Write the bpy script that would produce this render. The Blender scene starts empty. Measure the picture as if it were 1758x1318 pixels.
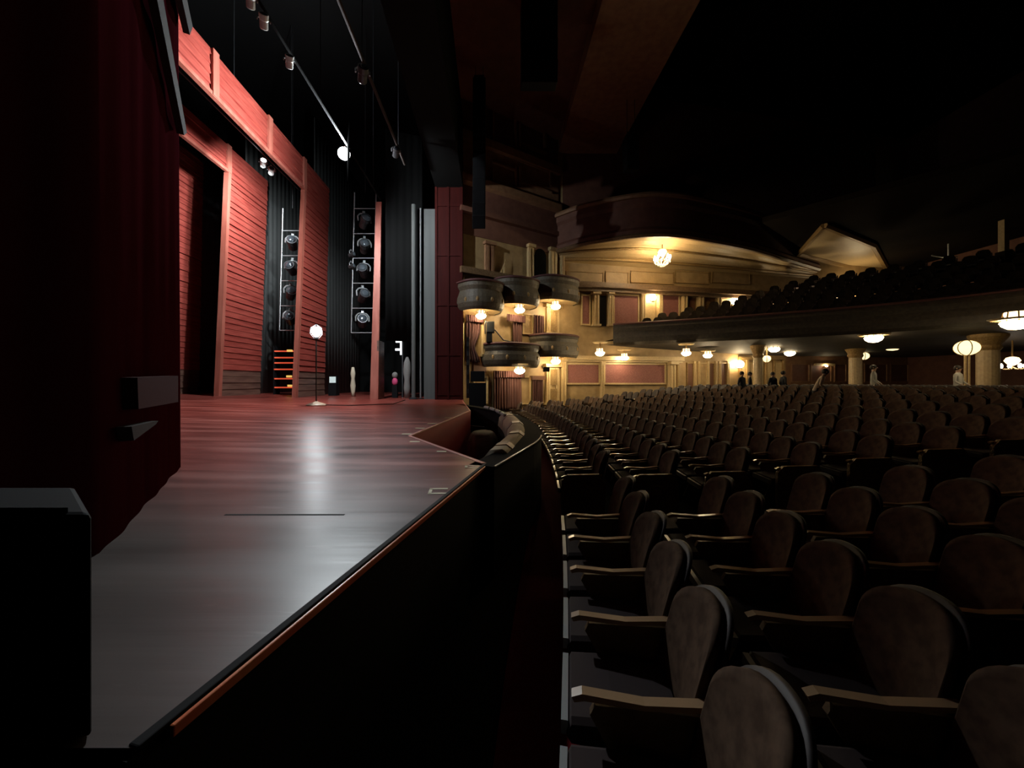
import bpy, bmesh, math, random
from mathutils import Vector, Matrix
random.seed(7)
C = bpy.context.scene.collection
SC = bpy.context.scene
PI = math.pi
F, U0, V0, EYE = 660.0, 845.0, 655.0, 0.8

def px(u, v, Y):
    return Vector(((u-U0)/F*Y, Y, EYE-(v-V0)/F*Y))
def gx(u, v, z=0.0):
    Y = F*(EYE-z)/(v-V0)
    return Vector(((u-U0)/F*Y, Y, z))

# ------------------------------------------------------------------ materials
def mat(name, col, rough=0.6, metal=0.0, spec=0.5, col2=None, scale=(3, 3, 3), nscale=1.0, detail=4.0,
        bump=0.0, bscale=20.0, lo=0.35, hi=0.65, emit=None, estr=0.0, sheen=0.0, coat=0.0):
    m = bpy.data.materials.new(name); m.use_nodes = True
    nt = m.node_tree; b = nt.nodes['Principled BSDF']
    b.inputs['Base Color'].default_value = (*col, 1)
    b.inputs['Roughness'].default_value = rough
    b.inputs['Metallic'].default_value = metal
    b.inputs['Specular IOR Level'].default_value = spec
    if sheen: b.inputs['Sheen Weight'].default_value = sheen
    if coat:
        b.inputs['Coat Weight'].default_value = coat; b.inputs['Coat Roughness'].default_value = 0.15
    tc = mp = None
    if col2 or bump:
        tc = nt.nodes.new('ShaderNodeTexCoord'); mp = nt.nodes.new('ShaderNodeMapping')
        mp.inputs['Scale'].default_value = scale
        nt.links.new(tc.outputs['Object'], mp.inputs['Vector'])
    if col2:
        n = nt.nodes.new('ShaderNodeTexNoise'); n.inputs['Scale'].default_value = nscale; n.inputs['Detail'].default_value = detail
        r = nt.nodes.new('ShaderNodeValToRGB')
        r.color_ramp.elements[0].position = lo; r.color_ramp.elements[0].color = (*col, 1)
        r.color_ramp.elements[1].position = hi; r.color_ramp.elements[1].color = (*col2, 1)
        nt.links.new(mp.outputs['Vector'], n.inputs['Vector']); nt.links.new(n.outputs['Fac'], r.inputs['Fac'])
        nt.links.new(r.outputs['Color'], b.inputs['Base Color'])
    if bump:
        n2 = nt.nodes.new('ShaderNodeTexNoise'); n2.inputs['Scale'].default_value = bscale; n2.inputs['Detail'].default_value = 3
        bp = nt.nodes.new('ShaderNodeBump'); bp.inputs['Strength'].default_value = bump; bp.inputs['Distance'].default_value = 0.02
        nt.links.new(mp.outputs['Vector'], n2.inputs['Vector']); nt.links.new(n2.outputs['Fac'], bp.inputs['Height'])
        nt.links.new(bp.outputs['Normal'], b.inputs['Normal'])
    if emit:
        b.inputs['Emission Color'].default_value = (*emit, 1); b.inputs['Emission Strength'].default_value = estr
    return m

WARM = (1.0, 0.72, 0.38)
COOL = (0.88, 0.96, 1.0)
M = {}
M['red_wood'] = mat('red_painted_boards', (0.22, 0.028, 0.021), 0.5, col2=(0.40, 0.078, 0.056), scale=(2, .8, 9), nscale=1.6, lo=.3, hi=.72, bump=.3, bscale=6)
M['red_trim'] = mat('worn_red_trim', (0.40, 0.12, 0.085), 0.5, col2=(0.30, 0.075, 0.05), scale=(4, 4, .6), nscale=1.2)
M['brown_wood'] = mat('brown_boards', (0.10, 0.045, 0.034), 0.5, col2=(0.17, 0.085, 0.06), scale=(2, 1, 9), nscale=1.4)
M['proscenium_red'] = mat('dark_red_panelling', (0.03, 0.0028, 0.0022), 0.7, spec=.1, col2=(0.042, 0.0045, 0.0035), scale=(9, 9, .4), nscale=1.0)
M['near_red'] = mat('dark_red_cloth', (0.042, 0.005, 0.009), 1.0, spec=0.0, col2=(0.056, 0.008, 0.012), scale=(6, 6, .3), nscale=1.0)
M['flap'] = mat('dusty_rose_board', (0.055, 0.017, 0.017), 0.9, spec=.05)
M['grey_strip'] = mat('grey_batten_wood', (0.05, 0.038, 0.035), 0.9, spec=.1)
M['black'] = mat('black_paint', (0.006, 0.006, 0.007), 0.75, spec=.15)
M['black_gloss'] = mat('black_gloss', (0.008, 0.008, 0.009), 0.3)
M['drape_black'] = mat('black_masking_cloth', (0.10, 0.105, 0.103), 0.95, spec=.05, col2=(0.115, 0.12, 0.118), scale=(5, 5, .2))
M['void'] = mat('black_flock', (0.008, 0.008, 0.008), 0.95, spec=.05)
M['blocker_black'] = mat('matt_blocker_black', (0.0005, 0.0005, 0.0005), 1.0, spec=0.0)  # only for the added flap beside the spotlight lens
M['steel'] = mat('galvanised_steel', (0.40, 0.42, 0.43), 0.4, .6)
M['dark_steel'] = mat('dark_steel', (0.05, 0.052, 0.055), 0.35, .5)
M['lens'] = mat('glass_lens', (0.05, 0.06, 0.07), 0.08, 0, .9)
M['pale_metal'] = mat('pale_enamel', (0.75, 0.76, 0.74), 0.35)
M['tan_base'] = mat('tan_cast_base', (0.50, 0.36, 0.26), 0.45)
M['nosing'] = mat('orange_red_nosing', (0.85, 0.17, 0.06), 0.3, col2=(0.95, 0.30, 0.12), scale=(3, 3, 3), nscale=2)
M['nosing_pink'] = mat('pink_worn_nosing', (0.60, 0.20, 0.16), 0.45)
M['fascia_red'] = mat('red_fascia', (0.42, 0.012, 0.02), 0.6)
M['tape'] = mat('pale_yellow_tape', (0.72, 0.66, 0.45), 0.6)
M['canvas'] = mat('tan_canvas', (0.60, 0.48, 0.32), 0.75, col2=(0.70, 0.58, 0.40), scale=(2, 2, 2), bump=.3, bscale=9)
M['cover'] = mat('grey_dust_cover', (0.16, 0.17, 0.16), 0.8, col2=(0.25, 0.26, 0.24), nscale=1.5)
M['carpet'] = mat('dark_red_carpet', (0.13, 0.011, 0.015), 0.95, spec=.05, col2=(0.17, 0.016, 0.02), nscale=14)
M['gold'] = mat('gold_plaster', (0.29, 0.19, 0.085), 0.55, col2=(0.38, 0.255, 0.12), scale=(1, 1, 1), nscale=3, bump=.25, bscale=14)
M['gold_light'] = mat('pale_gold_moulding', (0.55, 0.40, 0.20), 0.45, col2=(0.46, 0.32, 0.15), nscale=6, bump=.4, bscale=12)
M['gold_dark'] = mat('old_gold_ornament', (0.24, 0.14, 0.05), 0.4, .25, col2=(0.36, 0.23, 0.09), nscale=7, bump=.8, bscale=18)
M['brown_plaster'] = mat('brown_plaster', (0.21, 0.10, 0.05), 0.6, col2=(0.28, 0.145, 0.07), nscale=1.4, bump=.2, bscale=8)
M['maroon_plaster'] = mat('maroon_plaster', (0.115, 0.042, 0.026), 0.7, col2=(0.15, 0.062, 0.038), nscale=1)
M['damask'] = mat('rose_damask', (0.20, 0.062, 0.052), 0.7, col2=(0.27, 0.10, 0.08), nscale=9, lo=.45, hi=.55, sheen=.2)
M['cornice'] = mat('dark_cornice', (0.12, 0.07, 0.035), 0.5, col2=(0.2, 0.12, 0.06), nscale=5)
M['box_front'] = mat('dim_bronze_green_plaster', (0.07, 0.056, 0.038), 0.55, col2=(0.11, 0.088, 0.056), nscale=5, bump=.6, bscale=9)
M['mezz_front'] = mat('dark_bronze_plaster', (0.034, 0.027, 0.019), 0.65, col2=(0.055, 0.043, 0.03), nscale=3, bump=.5, bscale=7)
M['rail_velvet'] = mat('maroon_rail_velvet', (0.09, 0.03, 0.028), 0.7)
M['curtain'] = mat('rose_velvet_curtain', (0.06, 0.02, 0.016), 0.85, col2=(0.105, 0.04, 0.031), scale=(6, 6, .5), nscale=1.5)
M['valance'] = mat('dark_rose_valance', (0.075, 0.024, 0.02), 0.85)
M['wood_door'] = mat('brown_door_wood', (0.13, 0.055, 0.03), 0.45)
M['tan_pillar'] = mat('tan_marbled_pillar', (0.48, 0.36, 0.20), 0.45, col2=(0.40, 0.29, 0.16), nscale=4)
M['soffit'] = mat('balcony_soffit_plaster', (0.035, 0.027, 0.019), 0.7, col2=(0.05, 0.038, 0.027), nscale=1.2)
M['deck'] = mat('dark_deck', (0.013, 0.0095, 0.007), 0.95, spec=.05)
M['seat_back'] = mat('fawn_seat_velvet', (0.12, 0.076, 0.050), 0.85, spec=.1, col2=(0.072, 0.044, 0.029), nscale=5)
M['seat_pan'] = mat('maroon_seat_velvet', (0.02, 0.007, 0.007), 0.9, sheen=.1)
M['seat_shell'] = mat('dark_seat_shell', (0.02, 0.011, 0.009), 0.6)
M['arm'] = mat('varnished_arm_wood', (0.42, 0.27, 0.15), 0.25, coat=.4)
M['seat_iron'] = mat('painted_cast_iron', (0.17, 0.10, 0.045), 0.45, .2, col2=(0.12, 0.07, 0.03), nscale=8)
M['seat_edge'] = mat('grey_seat_edge', (0.36, 0.37, 0.37), 0.3)
M['lamp_glass'] = mat('lit_lamp_glass', (1, .9, .7), .4, emit=(1.0, 0.80, 0.48), estr=70)
M['lamp_glass_soft'] = mat('soft_lit_lamp_glass', (1, .9, .7), .4, emit=(1.0, 0.80, 0.48), estr=24)
M['lamp_crown'] = mat('lit_crown_glass', (.7, .5, .25), .35, emit=(1.0, 0.70, 0.36), estr=3.0)
M['globe_dim'] = mat('dim_globe_glass', (.9, .8, .5), .4, emit=(1.0, 0.80, 0.42), estr=1.6)
M['bulb_hot'] = mat('candle_bulb', (1, .9, .7), .4, emit=(1.0, 0.78, 0.46), estr=170)
M['bulb_white'] = mat('white_candle_bulb', (1, .95, .9), .4, emit=(1.0, 0.86, 0.72), estr=22)
M['ghost_bulb'] = mat('ghost_bulb', (1, 1, 1), .3, emit=COOL, estr=115)
M['spot_lens'] = mat('lit_spot_lens', (1, 1, 1), .3, emit=COOL, estr=6200)
M['lit_small'] = mat('lit_small_lens', (1, 1, 1), .3, emit=COOL, estr=12)
M['led_red'] = mat('red_lit_edge', (.6, .1, .05), .4, emit=(1, .12, .05), estr=.55)
M['led_amber'] = mat('amber_indicator', (.8, .5, .1), .4, emit=(1, .62, .15), estr=.8)
M['work_white'] = mat('lit_white_tube', (.9, .95, 1), .4, emit=(.9, .96, 1), estr=1.6)
M['monitor'] = mat('lit_grey_screen', (.5, .6, .6), .4, emit=(.72, .85, .82), estr=.45)
M['pink'] = mat('pink_cloth', (.7, .08, .22), .7)
M['cream'] = mat('cream_cloth', (.6, .52, .38), .7)
M['grey_cloth'] = mat('grey_cloth', (.22, .21, .20), .8)
M['skin'] = mat('skin', (.42, .25, .17), .5)
M['pale_shirt'] = mat('pale_shirt_cloth', (.50, .40, .28), .8)
M['white_shirt'] = mat('grey_white_shirt_cloth', (.42, .40, .36), .8)
M['dark_shirt'] = mat('dark_navy_cloth', (.02, .022, .028), .85)
M['trousers'] = mat('dark_trouser_cloth', (.02, .018, .018), .85)
M['hair'] = mat('dark_hair', (.02, .014, .01), .6)
M['crystal'] = mat('crystal', (.95, .85, .65), .1, spec=.8, emit=(1, .78, .45), estr=.7)
M['paper'] = mat('sheet_music', (.6, .58, .5), .7)

def stage_material():
    m = bpy.data.materials.new('stage_planks'); m.use_nodes = True
    nt = m.node_tree; b = nt.nodes['Principled BSDF']; L = nt.links.new
    tc = nt.nodes.new('ShaderNodeTexCoord')
    def noise(sc, s, d=4):
        mp = nt.nodes.new('ShaderNodeMapping'); mp.inputs['Scale'].default_value = sc
        n = nt.nodes.new('ShaderNodeTexNoise'); n.inputs['Scale'].default_value = s; n.inputs['Detail'].default_value = d
        L(tc.outputs['Object'], mp.inputs['Vector']); L(mp.outputs['Vector'], n.inputs['Vector']); return n.outputs['Fac']
    def ramp(src, *els):
        r = nt.nodes.new('ShaderNodeValToRGB')
        while len(r.color_ramp.elements) < len(els): r.color_ramp.elements.new(.5)
        for e, (p, c) in zip(r.color_ramp.elements, els): e.position = p; e.color = (*c, 1)
        L(src, r.inputs['Fac']); return r.outputs['Color']
    def mix(f, a, c, mode='MIX'):
        x = nt.nodes.new('ShaderNodeMix'); x.data_type = 'RGBA'; x.blend_type = mode
        if isinstance(f, float): x.inputs[0].default_value = f
        else: L(f, x.inputs[0])
        L(a, x.inputs[6]); L(c, x.inputs[7]); return x.outputs[2]
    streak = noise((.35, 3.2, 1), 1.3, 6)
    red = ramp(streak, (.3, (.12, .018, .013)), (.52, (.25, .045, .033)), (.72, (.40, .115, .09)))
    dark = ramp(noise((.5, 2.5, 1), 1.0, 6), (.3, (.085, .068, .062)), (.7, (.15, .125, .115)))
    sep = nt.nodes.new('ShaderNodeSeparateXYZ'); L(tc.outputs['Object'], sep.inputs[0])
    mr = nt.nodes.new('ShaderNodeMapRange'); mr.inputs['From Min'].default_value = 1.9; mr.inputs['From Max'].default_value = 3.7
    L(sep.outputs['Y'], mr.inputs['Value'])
    col = mix(mr.outputs['Result'], dark, red)  # grey near boards, spotlight sheen put into the colour
    # pale scuffs
    sc = ramp(noise((.8, 5, 1), 2.0, 8), (.66, (0, 0, 0)), (.74, (.16, .13, .12)))
    col = mix(.6, col, sc, 'ADD')
    L(col, b.inputs['Base Color']); b.inputs['Specular IOR Level'].default_value = .38
    rr = nt.nodes.new('ShaderNodeMapRange'); rr.inputs['To Min'].default_value = .24; rr.inputs['To Max'].default_value = .46
    L(streak, rr.inputs['Value']); L(rr.outputs['Result'], b.inputs['Roughness'])
    bp = nt.nodes.new('ShaderNodeBump'); bp.inputs['Strength'].default_value = .12; bp.inputs['Distance'].default_value = .01
    L(noise((.4, 9, 1), 2, 3), bp.inputs['Height']); L(bp.outputs['Normal'], b.inputs['Normal'])
    return m
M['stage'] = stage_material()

# ------------------------------------------------------------------ mesh builder
class MB:
    def __init__(s): s.v = []; s.f = []; s.mi = []; s.m = 0
    def add(s, vs, fs):
        o = len(s.v); s.v += [tuple(p) for p in vs]
        for f in fs: s.f.append([i+o for i in f]); s.mi.append(s.m)
        return s
    def box(s, c, d, rz=0.0, R=None):
        x, y, z = d[0]/2, d[1]/2, d[2]/2
        vs = [Vector((a*x, b*y, e*z)) for e in (-1, 1) for b in (-1, 1) for a in (-1, 1)]
        Q = R if R is not None else Matrix.Rotation(rz, 3, 'Z')
        return s.add([Q @ p + Vector(c) for p in vs], [(0, 2, 3, 1), (4, 5, 7, 6), (0, 1, 5, 4), (2, 6, 7, 3), (0, 4, 6, 2), (1, 3, 7, 5)])
    def bbox(s, a, b):
        return s.box([(a[i]+b[i])/2 for i in range(3)], [abs(b[i]-a[i]) for i in range(3)])
    def prism(s, poly, z0, z1):
        n = len(poly)
        vs = [(p[0], p[1], z0) for p in poly]+[(p[0], p[1], z1) for p in poly]
        return s.add(vs, [tuple(range(n))[::-1], tuple(range(n, 2*n))]+[(i, (i+1) % n, n+(i+1) % n, n+i) for i in range(n)])
    def tube(s, p, q, r, n=8, r2=None):
        p, q = Vector(p), Vector(q); d = (q-p).normalized()
        a = d.cross(Vector((0, 0, 1)) if abs(d.z) < .9 else Vector((1, 0, 0))).normalized(); b = d.cross(a)
        r2 = r if r2 is None else r2
        vs = [p+(a*math.cos(t)+b*math.sin(t))*r for t in [2*PI*i/n for i in range(n)]]
        vs += [q+(a*math.cos(t)+b*math.sin(t))*r2 for t in [2*PI*i/n for i in range(n)]]
        return s.add(vs, [(i, (i+1) % n, n+(i+1) % n, n+i) for i in range(n)]+[tuple(range(n))[::-1], tuple(range(n, 2*n))])
    def path(s, pts, r, n=6):
        for a, b in zip(pts, pts[1:]): s.tube(a, b, r, n)
        return s
    def lathe(s, prof, c, n=16, R=None):
        vs = []; fs = []; c = Vector(c)
        for (r, z) in prof:
            for i in range(n):
                p = Vector((r*math.cos(2*PI*i/n), r*math.sin(2*PI*i/n), z))
                vs.append((R @ p if R is not None else p)+c)
        for k in range(len(prof)-1):
            for i in range(n):
                j = (i+1) % n
                fs.append((k*n+i, k*n+j, (k+1)*n+j, (k+1)*n+i))
        fs.append(tuple(range(n))[::-1]); fs.append(tuple((len(prof)-1)*n+i for i in range(n)))
        return s.add(vs, fs)
    def sphere(s, c, r, n=12, sq=(1, 1, 1)):
        m = max(5, n//2)
        prof = [(max(1e-4, r*math.sin(PI*i/m)), -r*math.cos(PI*i/m)) for i in range(m+1)]
        R = Matrix.Diagonal(Vector(sq))
        return s.lathe(prof, c, n, R)
    def sweep(s, pts, prof, closed=True):
        pts = [Vector((p[0], p[1])) for p in pts]; n = len(pts); k = len(prof); vs = []; fs = []
        for i, p in enumerate(pts):
            a = pts[max(0, i-1)]; b = pts[min(n-1, i+1)]; t = (b-a).normalized(); nn = Vector((t.y, -t.x))
            for (o, z) in prof: q = p+nn*o; vs.append((q.x, q.y, z))
        for i in range(n-1):
            for j in range(k if closed else k-1):
                j2 = (j+1) % k
                fs.append((i*k+j, i*k+j2, (i+1)*k+j2, (i+1)*k+j))
        if closed: fs.append(tuple(range(k))[::-1]); fs.append(tuple((n-1)*k+j for j in range(k)))
        return s.add(vs, fs)
    def build(s, name, mats, parent=None, smooth=False, bevel=0.0):
        me = bpy.data.meshes.new(name); me.from_pydata(s.v, [], s.f)
        if not isinstance(mats, (list, tuple)): mats = [mats]
        for m in mats: me.materials.append(M[m] if isinstance(m, str) else m)
        me.polygons.foreach_set('material_index', s.mi)
        bm = bmesh.new(); bm.from_mesh(me); bmesh.ops.recalc_face_normals(bm, faces=bm.faces); bm.to_mesh(me); bm.free()
        if smooth:
            for p in me.polygons: p.use_smooth = True
        me.update()
        o = bpy.data.objects.new(name, me); C.objects.link(o)
        if bevel:
            md = o.modifiers.new('bevel', 'BEVEL'); md.width = bevel; md.segments = 2; md.limit_method = 'ANGLE'
        if parent is not None:
            o.parent = parent; o.location = -parent.location if parent.type == 'EMPTY' else (0, 0, 0)
            if parent.type != 'EMPTY' and parent.parent is None and parent.location.length > 0: o.location = -parent.location
        return o

def tag(o, label, cat, group=None, kind=None):
    o['label'] = label; o['category'] = cat
    if group: o['group'] = group
    if kind: o['kind'] = kind
    return o
def thing(name, label, cat, loc=(0, 0, 0), group=None):
    o = bpy.data.objects.new(name, None); C.objects.link(o); o.location = loc; o.empty_display_size = .1
    bpy.context.view_layer.update() if False else None
    return tag(o, label, cat, group)
def struct(o): o['kind'] = 'structure'; return o
def copy_tree(o, parent=None):
    c = o.copy(); C.objects.link(c)
    if parent is not None: c.parent = parent
    for ch in list(o.children): copy_tree(ch, c)
    return c
ORD = ['zeroth', 'first', 'second', 'third', 'fourth', 'fifth', 'sixth', 'seventh', 'eighth', 'ninth', 'tenth', 'eleventh', 'twelfth', 'thirteenth',
       'fourteenth', 'fifteenth', 'sixteenth', 'seventeenth', 'eighteenth', 'nineteenth', 'twentieth', 'twenty-first', 'twenty-second', 'twenty-third',
       'twenty-fourth', 'twenty-fifth', 'twenty-sixth', 'twenty-seventh', 'twenty-eighth', 'twenty-ninth', 'thirtieth']

# ------------------------------------------------------------------ camera
cam = bpy.data.cameras.new('camera'); co = bpy.data.objects.new('camera', cam); C.objects.link(co)
co.location = (0, 0, EYE); co.rotation_euler = (PI/2, 0, 0)
cam.sensor_width = 36; cam.sensor_fit = 'HORIZONTAL'; cam.lens = 36*F/1758
cam.shift_x = (879-U0)/1758; cam.shift_y = -(659-V0)/1758
cam.clip_start = .02; cam.clip_end = 200
SC.camera = co

# ------------------------------------------------------------------ stage
def rake(x): return max(0.0, (-x-2)*.018)
E0 = Vector((-.78, .84)); P1 = Vector((-.057, 3.77)); N = Vector((-1.2, 5.68)); FF = Vector((-.59, 10.56)); F2 = Vector((-1.21, 16.0))
poly = [E0, P1, N, FF, F2, Vector((-1.28, 17.45)), Vector((-3, 17.45)), Vector((-3, 26)), Vector((-21.8, 26)), Vector((-21.8, -3)), Vector((-1.5, -3)), Vector((-1.5, .84))]
bm = bmesh.new()
bm.faces.new([bm.verts.new((p.x, p.y, 0)) for p in poly])
bmesh.ops.bisect_plane(bm, geom=bm.verts[:]+bm.edges[:]+bm.faces[:], plane_co=(-2, 0, 0), plane_no=(1, 0, 0))
for v in bm.verts: v.co.z = rake(v.co.x)
bmesh.ops.triangulate(bm, faces=bm.faces[:]); bmesh.ops.recalc_face_normals(bm, faces=bm.faces[:])
if sum(f.normal.z for f in bm.faces) < 0: bmesh.ops.reverse_faces(bm, faces=bm.faces[:])
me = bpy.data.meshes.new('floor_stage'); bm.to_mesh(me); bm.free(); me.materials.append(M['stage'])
so = bpy.data.objects.new('floor_stage', me); C.objects.link(so); struct(so)

def wall_seg(name, a, b, z0, z1, th, m, side=1):
    d = (b-a).normalized(); n = Vector((d.y, -d.x))*side
    q = [a, b, b+n*th, a+n*th]
    return struct(MB().prism(q, z0, z1).build(name, m))
wall_seg('wall_apron_front', E0+Vector((-.0, -.02)), P1, -1.05, -.012, .05, 'black', -1)
wall_seg('wall_apron_end', Vector((-1.5, .84)), E0, -1.05, -.012, .05, 'black', -1)
wall_seg('wall_pit_near', P1, N, -1.7, -.012, .05, 'black', -1)
wall_seg('wall_pit_stage', N, FF, -1.7, -.012, .05, 'fascia_red', -1)
wall_seg('wall_apron_far', FF, F2, -1.7, -.012, .05, 'fascia_red', -1)
def nosing(name, a, b, w, z0, z1, m, off):
    d = (b-a).normalized(); n = Vector((d.y, -d.x))
    q = [a+n*off, b+n*off, b+n*(off+w), a+n*(off+w)]
    return struct(MB().prism(q, z0, z1).build(name, m, bevel=.004))
nosing('trim_1', Vector((-.766, .9)), P1, .013, -.03, -.001, 'nosing', .012)
nosing('trim_2', P1, N, .05, -.02, .006, 'nosing_pink', -.05)
nosing('trim_3', N, FF, .05, -.02, .006, 'nosing_pink', -.05)
nosing('trim_4', FF, F2, .04, -.02, .006, 'nosing_pink', -.04)
nosing('trim_5', E0, P1, .03, -.012, .004, 'black', -.022)
# seam across the near boards
a, b = gx(385, 884), gx(592, 883)
struct(MB().bbox((a.x, a.y-.004, -.004), (b.x, b.y+.004, .0015)).build('trim_6', 'black'))

# yellow tape marks along the front of the stage
def tape(u, v, w, d, rot, label, outline=False):
    c = gx(u, v); root_z = .001
    mb = MB(); R = Matrix.Rotation(rot, 3, 'Z')
    if outline:
        for yy in (-d/2, d/2): mb.box(c+R@Vector((0, yy, .0015)), (w, d*.24, .002), R=R)
        mb.box(c+R@Vector((-w/2+.012, 0, .0015)), (.024, d, .002), R=R)
    else: mb.box(c+Vector((0, 0, .0015)), (w, d, .002), R=R)
    return tag(mb.build('tape_mark', 'tape'), label, 'tape', 'yellow tape marks along the stage edge')
tape(752, 843, .135, .12, .05, 'pale tape strips in an open oblong, the nearest mark on the stage', True)
tape(810, 801, .13, .085, .05, 'pale tape strips at the near corner of the stage edge', True)
tape(758, 775, .11, .06, 0, 'single tape strip halfway along the pink edge by the pit')
tape(712, 758, .13, .07, 0, 'single tape strip just on the camera side of the notch')
tape(699, 745, .16, .08, 0, 'tape strip beside the inner notch of the stage edge')
tape(721, 735, .16, .09, 0, 'tape strip just beyond the notch above the red fascia')
tape(742, 727, .18, .10, 0, 'tape strip second beyond the notch above the red fascia')
tape(772, 717, .22, .12, 0, 'farthest tape strip above the red fascia')

# ------------------------------------------------------------------ building shell
def plane(name, q, m): return struct(MB().add(q, [tuple(range(len(q)))]).build(name, m))
plane('wall_stage_back', [(-21.9, -3, -1), (-21.9, 26, -1), (-21.9, 26, 17.5), (-21.9, -3, 17.5)], 'void')
plane('wall_stage_far', [(-21.9, 26.1, -1), (-1.6, 26.1, -1), (-1.6, 26.1, 17.5), (-21.9, 26.1, 17.5)], 'void')
struct(MB().bbox((-22, -3.2, 17.5), (-1.6, 26.2, 17.7)).build('ceiling_stage', 'void'))

WA0 = Vector((-1.5, 17.2)); WA1 = Vector((3.4, 20.3))
def sidey(x): return 20.3+.2*(x-3.4)
WB1 = Vector((27.0, sidey(27.0)))
DA = (WA1-WA0).normalized(); NA = Vector((DA.y, -DA.x))
DB = (WB1-WA1).normalized(); NB = Vector((DB.y, -DB.x))
def hit(u, line):
    p, d = line; k = (u-U0)/F
    t = (k*p.y-p.x)/(d.x-k*d.y); return p+d*t
LA = (WA0, DA, NA); LB = (WA1, DB, NB)
wa = struct(MB().prism([WA0, WA1, WA1-NA*.3, WA0-NA*.3], -1.7, 17).build('wall_right', 'gold'))
wb = struct(MB().prism([WA1, WB1, WB1-NB*.3, WA1-NB*.3], -1.7, 17).build('wall_side', 'gold'))
struct(MB().prism([WB1, Vector((27, -4)), Vector((27.3, -4)), Vector((27.3, 26))], -1.7, 17).build('wall_rear', 'maroon_plaster'))
struct(MB().bbox((-1.6, -4.2, -1.7), (27.3, -4, 17)).build('wall_left', 'void'))
struct(MB().bbox((-1.6, -4, 16.6), (27.3, 26, 16.9)).build('ceiling', 'void'))

def rect(mb, line, u0, v0, u1, v1, t0, t1):
    """a slab standing on a wall line between two sight lines, from t0 to t1 in front of the wall"""
    p, d, n = line
    a = hit(u0, (p, d)); b = hit(u1, (p, d)); m = (a+b)/2
    z0 = EYE-(v1-V0)/F*m.y; z1 = EYE-(v0-V0)/F*m.y
    mb.prism([a+n*t0, b+n*t0, b+n*t1, a+n*t1], z0, z1)
    return a, b, z0, z1
def on_wall(name, line, u0, v0, u1, v1, t, m, parent, bevel=0.0):
    mb = MB(); rect(mb, line, u0, v0, u1, v1, 0.0, t)
    return mb.build(name, m, parent, bevel=bevel)
def framed(name, line, u0, v0, u1, v1, m_in, m_fr, parent, fw=3.0, fv=3.0, t=.04):
    o = on_wall(name, line, u0, v0, u1, v1, t, m_in, parent)
    mb = MB()
    rect(mb, line, u0-fw, v0-fv, u1+fw, v0, 0, t*2.2); rect(mb, line, u0-fw, v1, u1+fw, v1+fv, 0, t*2.2)
    rect(mb, line, u0-fw, v0, u0, v1, 0, t*2.2); rect(mb, line, u1, v0, u1+fw, v1, 0, t*2.2)
    mb.build('panel_frame', m_fr, o); return o
def pilaster(name, line, u0, v0, u1, v1, m, parent, t=.16, cap=True):
    mb = MB(); w = u1-u0
    rect(mb, line, u0+w*.12, v0, u1-w*.12, v1, 0, t)
    for k in (.3, .7): rect(mb, line, u0+w*k-w*.09, v0+4, u0+w*k+w*.09, v1-3, t, t+.04)
    if cap:
        rect(mb, line, u0, v0-3, u1, v0+2, 0, t*1.6); rect(mb, line, u0, v1-3, u1, v1, 0, t*1.5)
    return mb.build(name, m, parent)
def curtain(name, line, u0, v0, u1, v1, t, m, folds=8, amp=.05, gather=None):
    p, d, n = line
    a = hit(u0, (p, d)); b = hit(u1, (p, d)); mid = (a+b)/2
    z0 = EYE-(v1-V0)/F*mid.y; z1 = EYE-(v0-V0)/F*mid.y
    nx, nz = folds*6, 10; vs = []; fs = []
    for j in range(nz+1):
        w = j/nz
        for i in range(nx+1):
            s = i/nx
            if gather is not None:
                k = 1-.42*math.exp(-((w-.38)/.22)**2); ss = gather+(s-gather)*k
            else: ss = s
            off = t+amp*math.sin(s*folds*2*PI)+.4*amp*math.sin(s*folds*4.7+w*2)
            q = a+(b-a)*ss+n*off; vs.append((q.x, q.y, z0+(z1-z0)*w))
    W = nx+1
    for j in range(nz):
        for i in range(nx): fs.append((j*W+i, j*W+i+1, (j+1)*W+i+1, (j+1)*W+i))
    o = MB().add(vs, fs).build(name, m, smooth=True)
    md = o.modifiers.new('cloth', 'SOLIDIFY'); md.thickness = .012
    return o

# ---- box wall (far proscenium side)
on_wall('dado', LA, 812, 612, 834, 640, .05, 'wood_door', wa)
framed('wall_panel', LA, 814, 648, 834, 690, 'gold_dark', 'gold_light', wa, 2.5, 2.5)
framed('wall_panel', LA, 893, 648, 908, 692, 'gold', 'gold_light', wa, 2, 2)
framed('wall_panel', LA, 898, 541, 912, 572, 'gold_dark', 'gold_light', wa, 2, 2)
pilaster('pilaster', LA, 787, 545, 795, 690, 'gold_light', wa, cap=False)
pilaster('pilaster', LA, 823, 548, 831, 612, 'gold_light', wa, cap=False)
pilaster('pilaster', LA, 933, 527, 960, 574, 'gold_light', wa)
pilaster('pilaster', LA, 932, 628, 961, 694, 'gold_light', wa)
for (v0, v1) in ((534, 570), (634, 661), (667, 690)):
    mb = MB(); a, b, z0, z1 = rect(mb, LA, 941, v0, 952, v1, .14, .22); c = (a+b)/2+NA*.2
    for k in range(3):
        z = z0+(z1-z0)*(k+.5)/3
        for i in range(10):
            t0, t1 = 2*PI*i/10, 2*PI*(i+1)/10; r = (z1-z0)/7
            g = lambda t: (c.x+DA.x*r*.7*math.cos(t), c.y+DA.y*r*.7*math.cos(t), z+r*math.sin(t))
            mb.tube(g(t0), g(t1), .025, 5)
    mb.build('scroll_ornament', 'gold_dark', wa)
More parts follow.
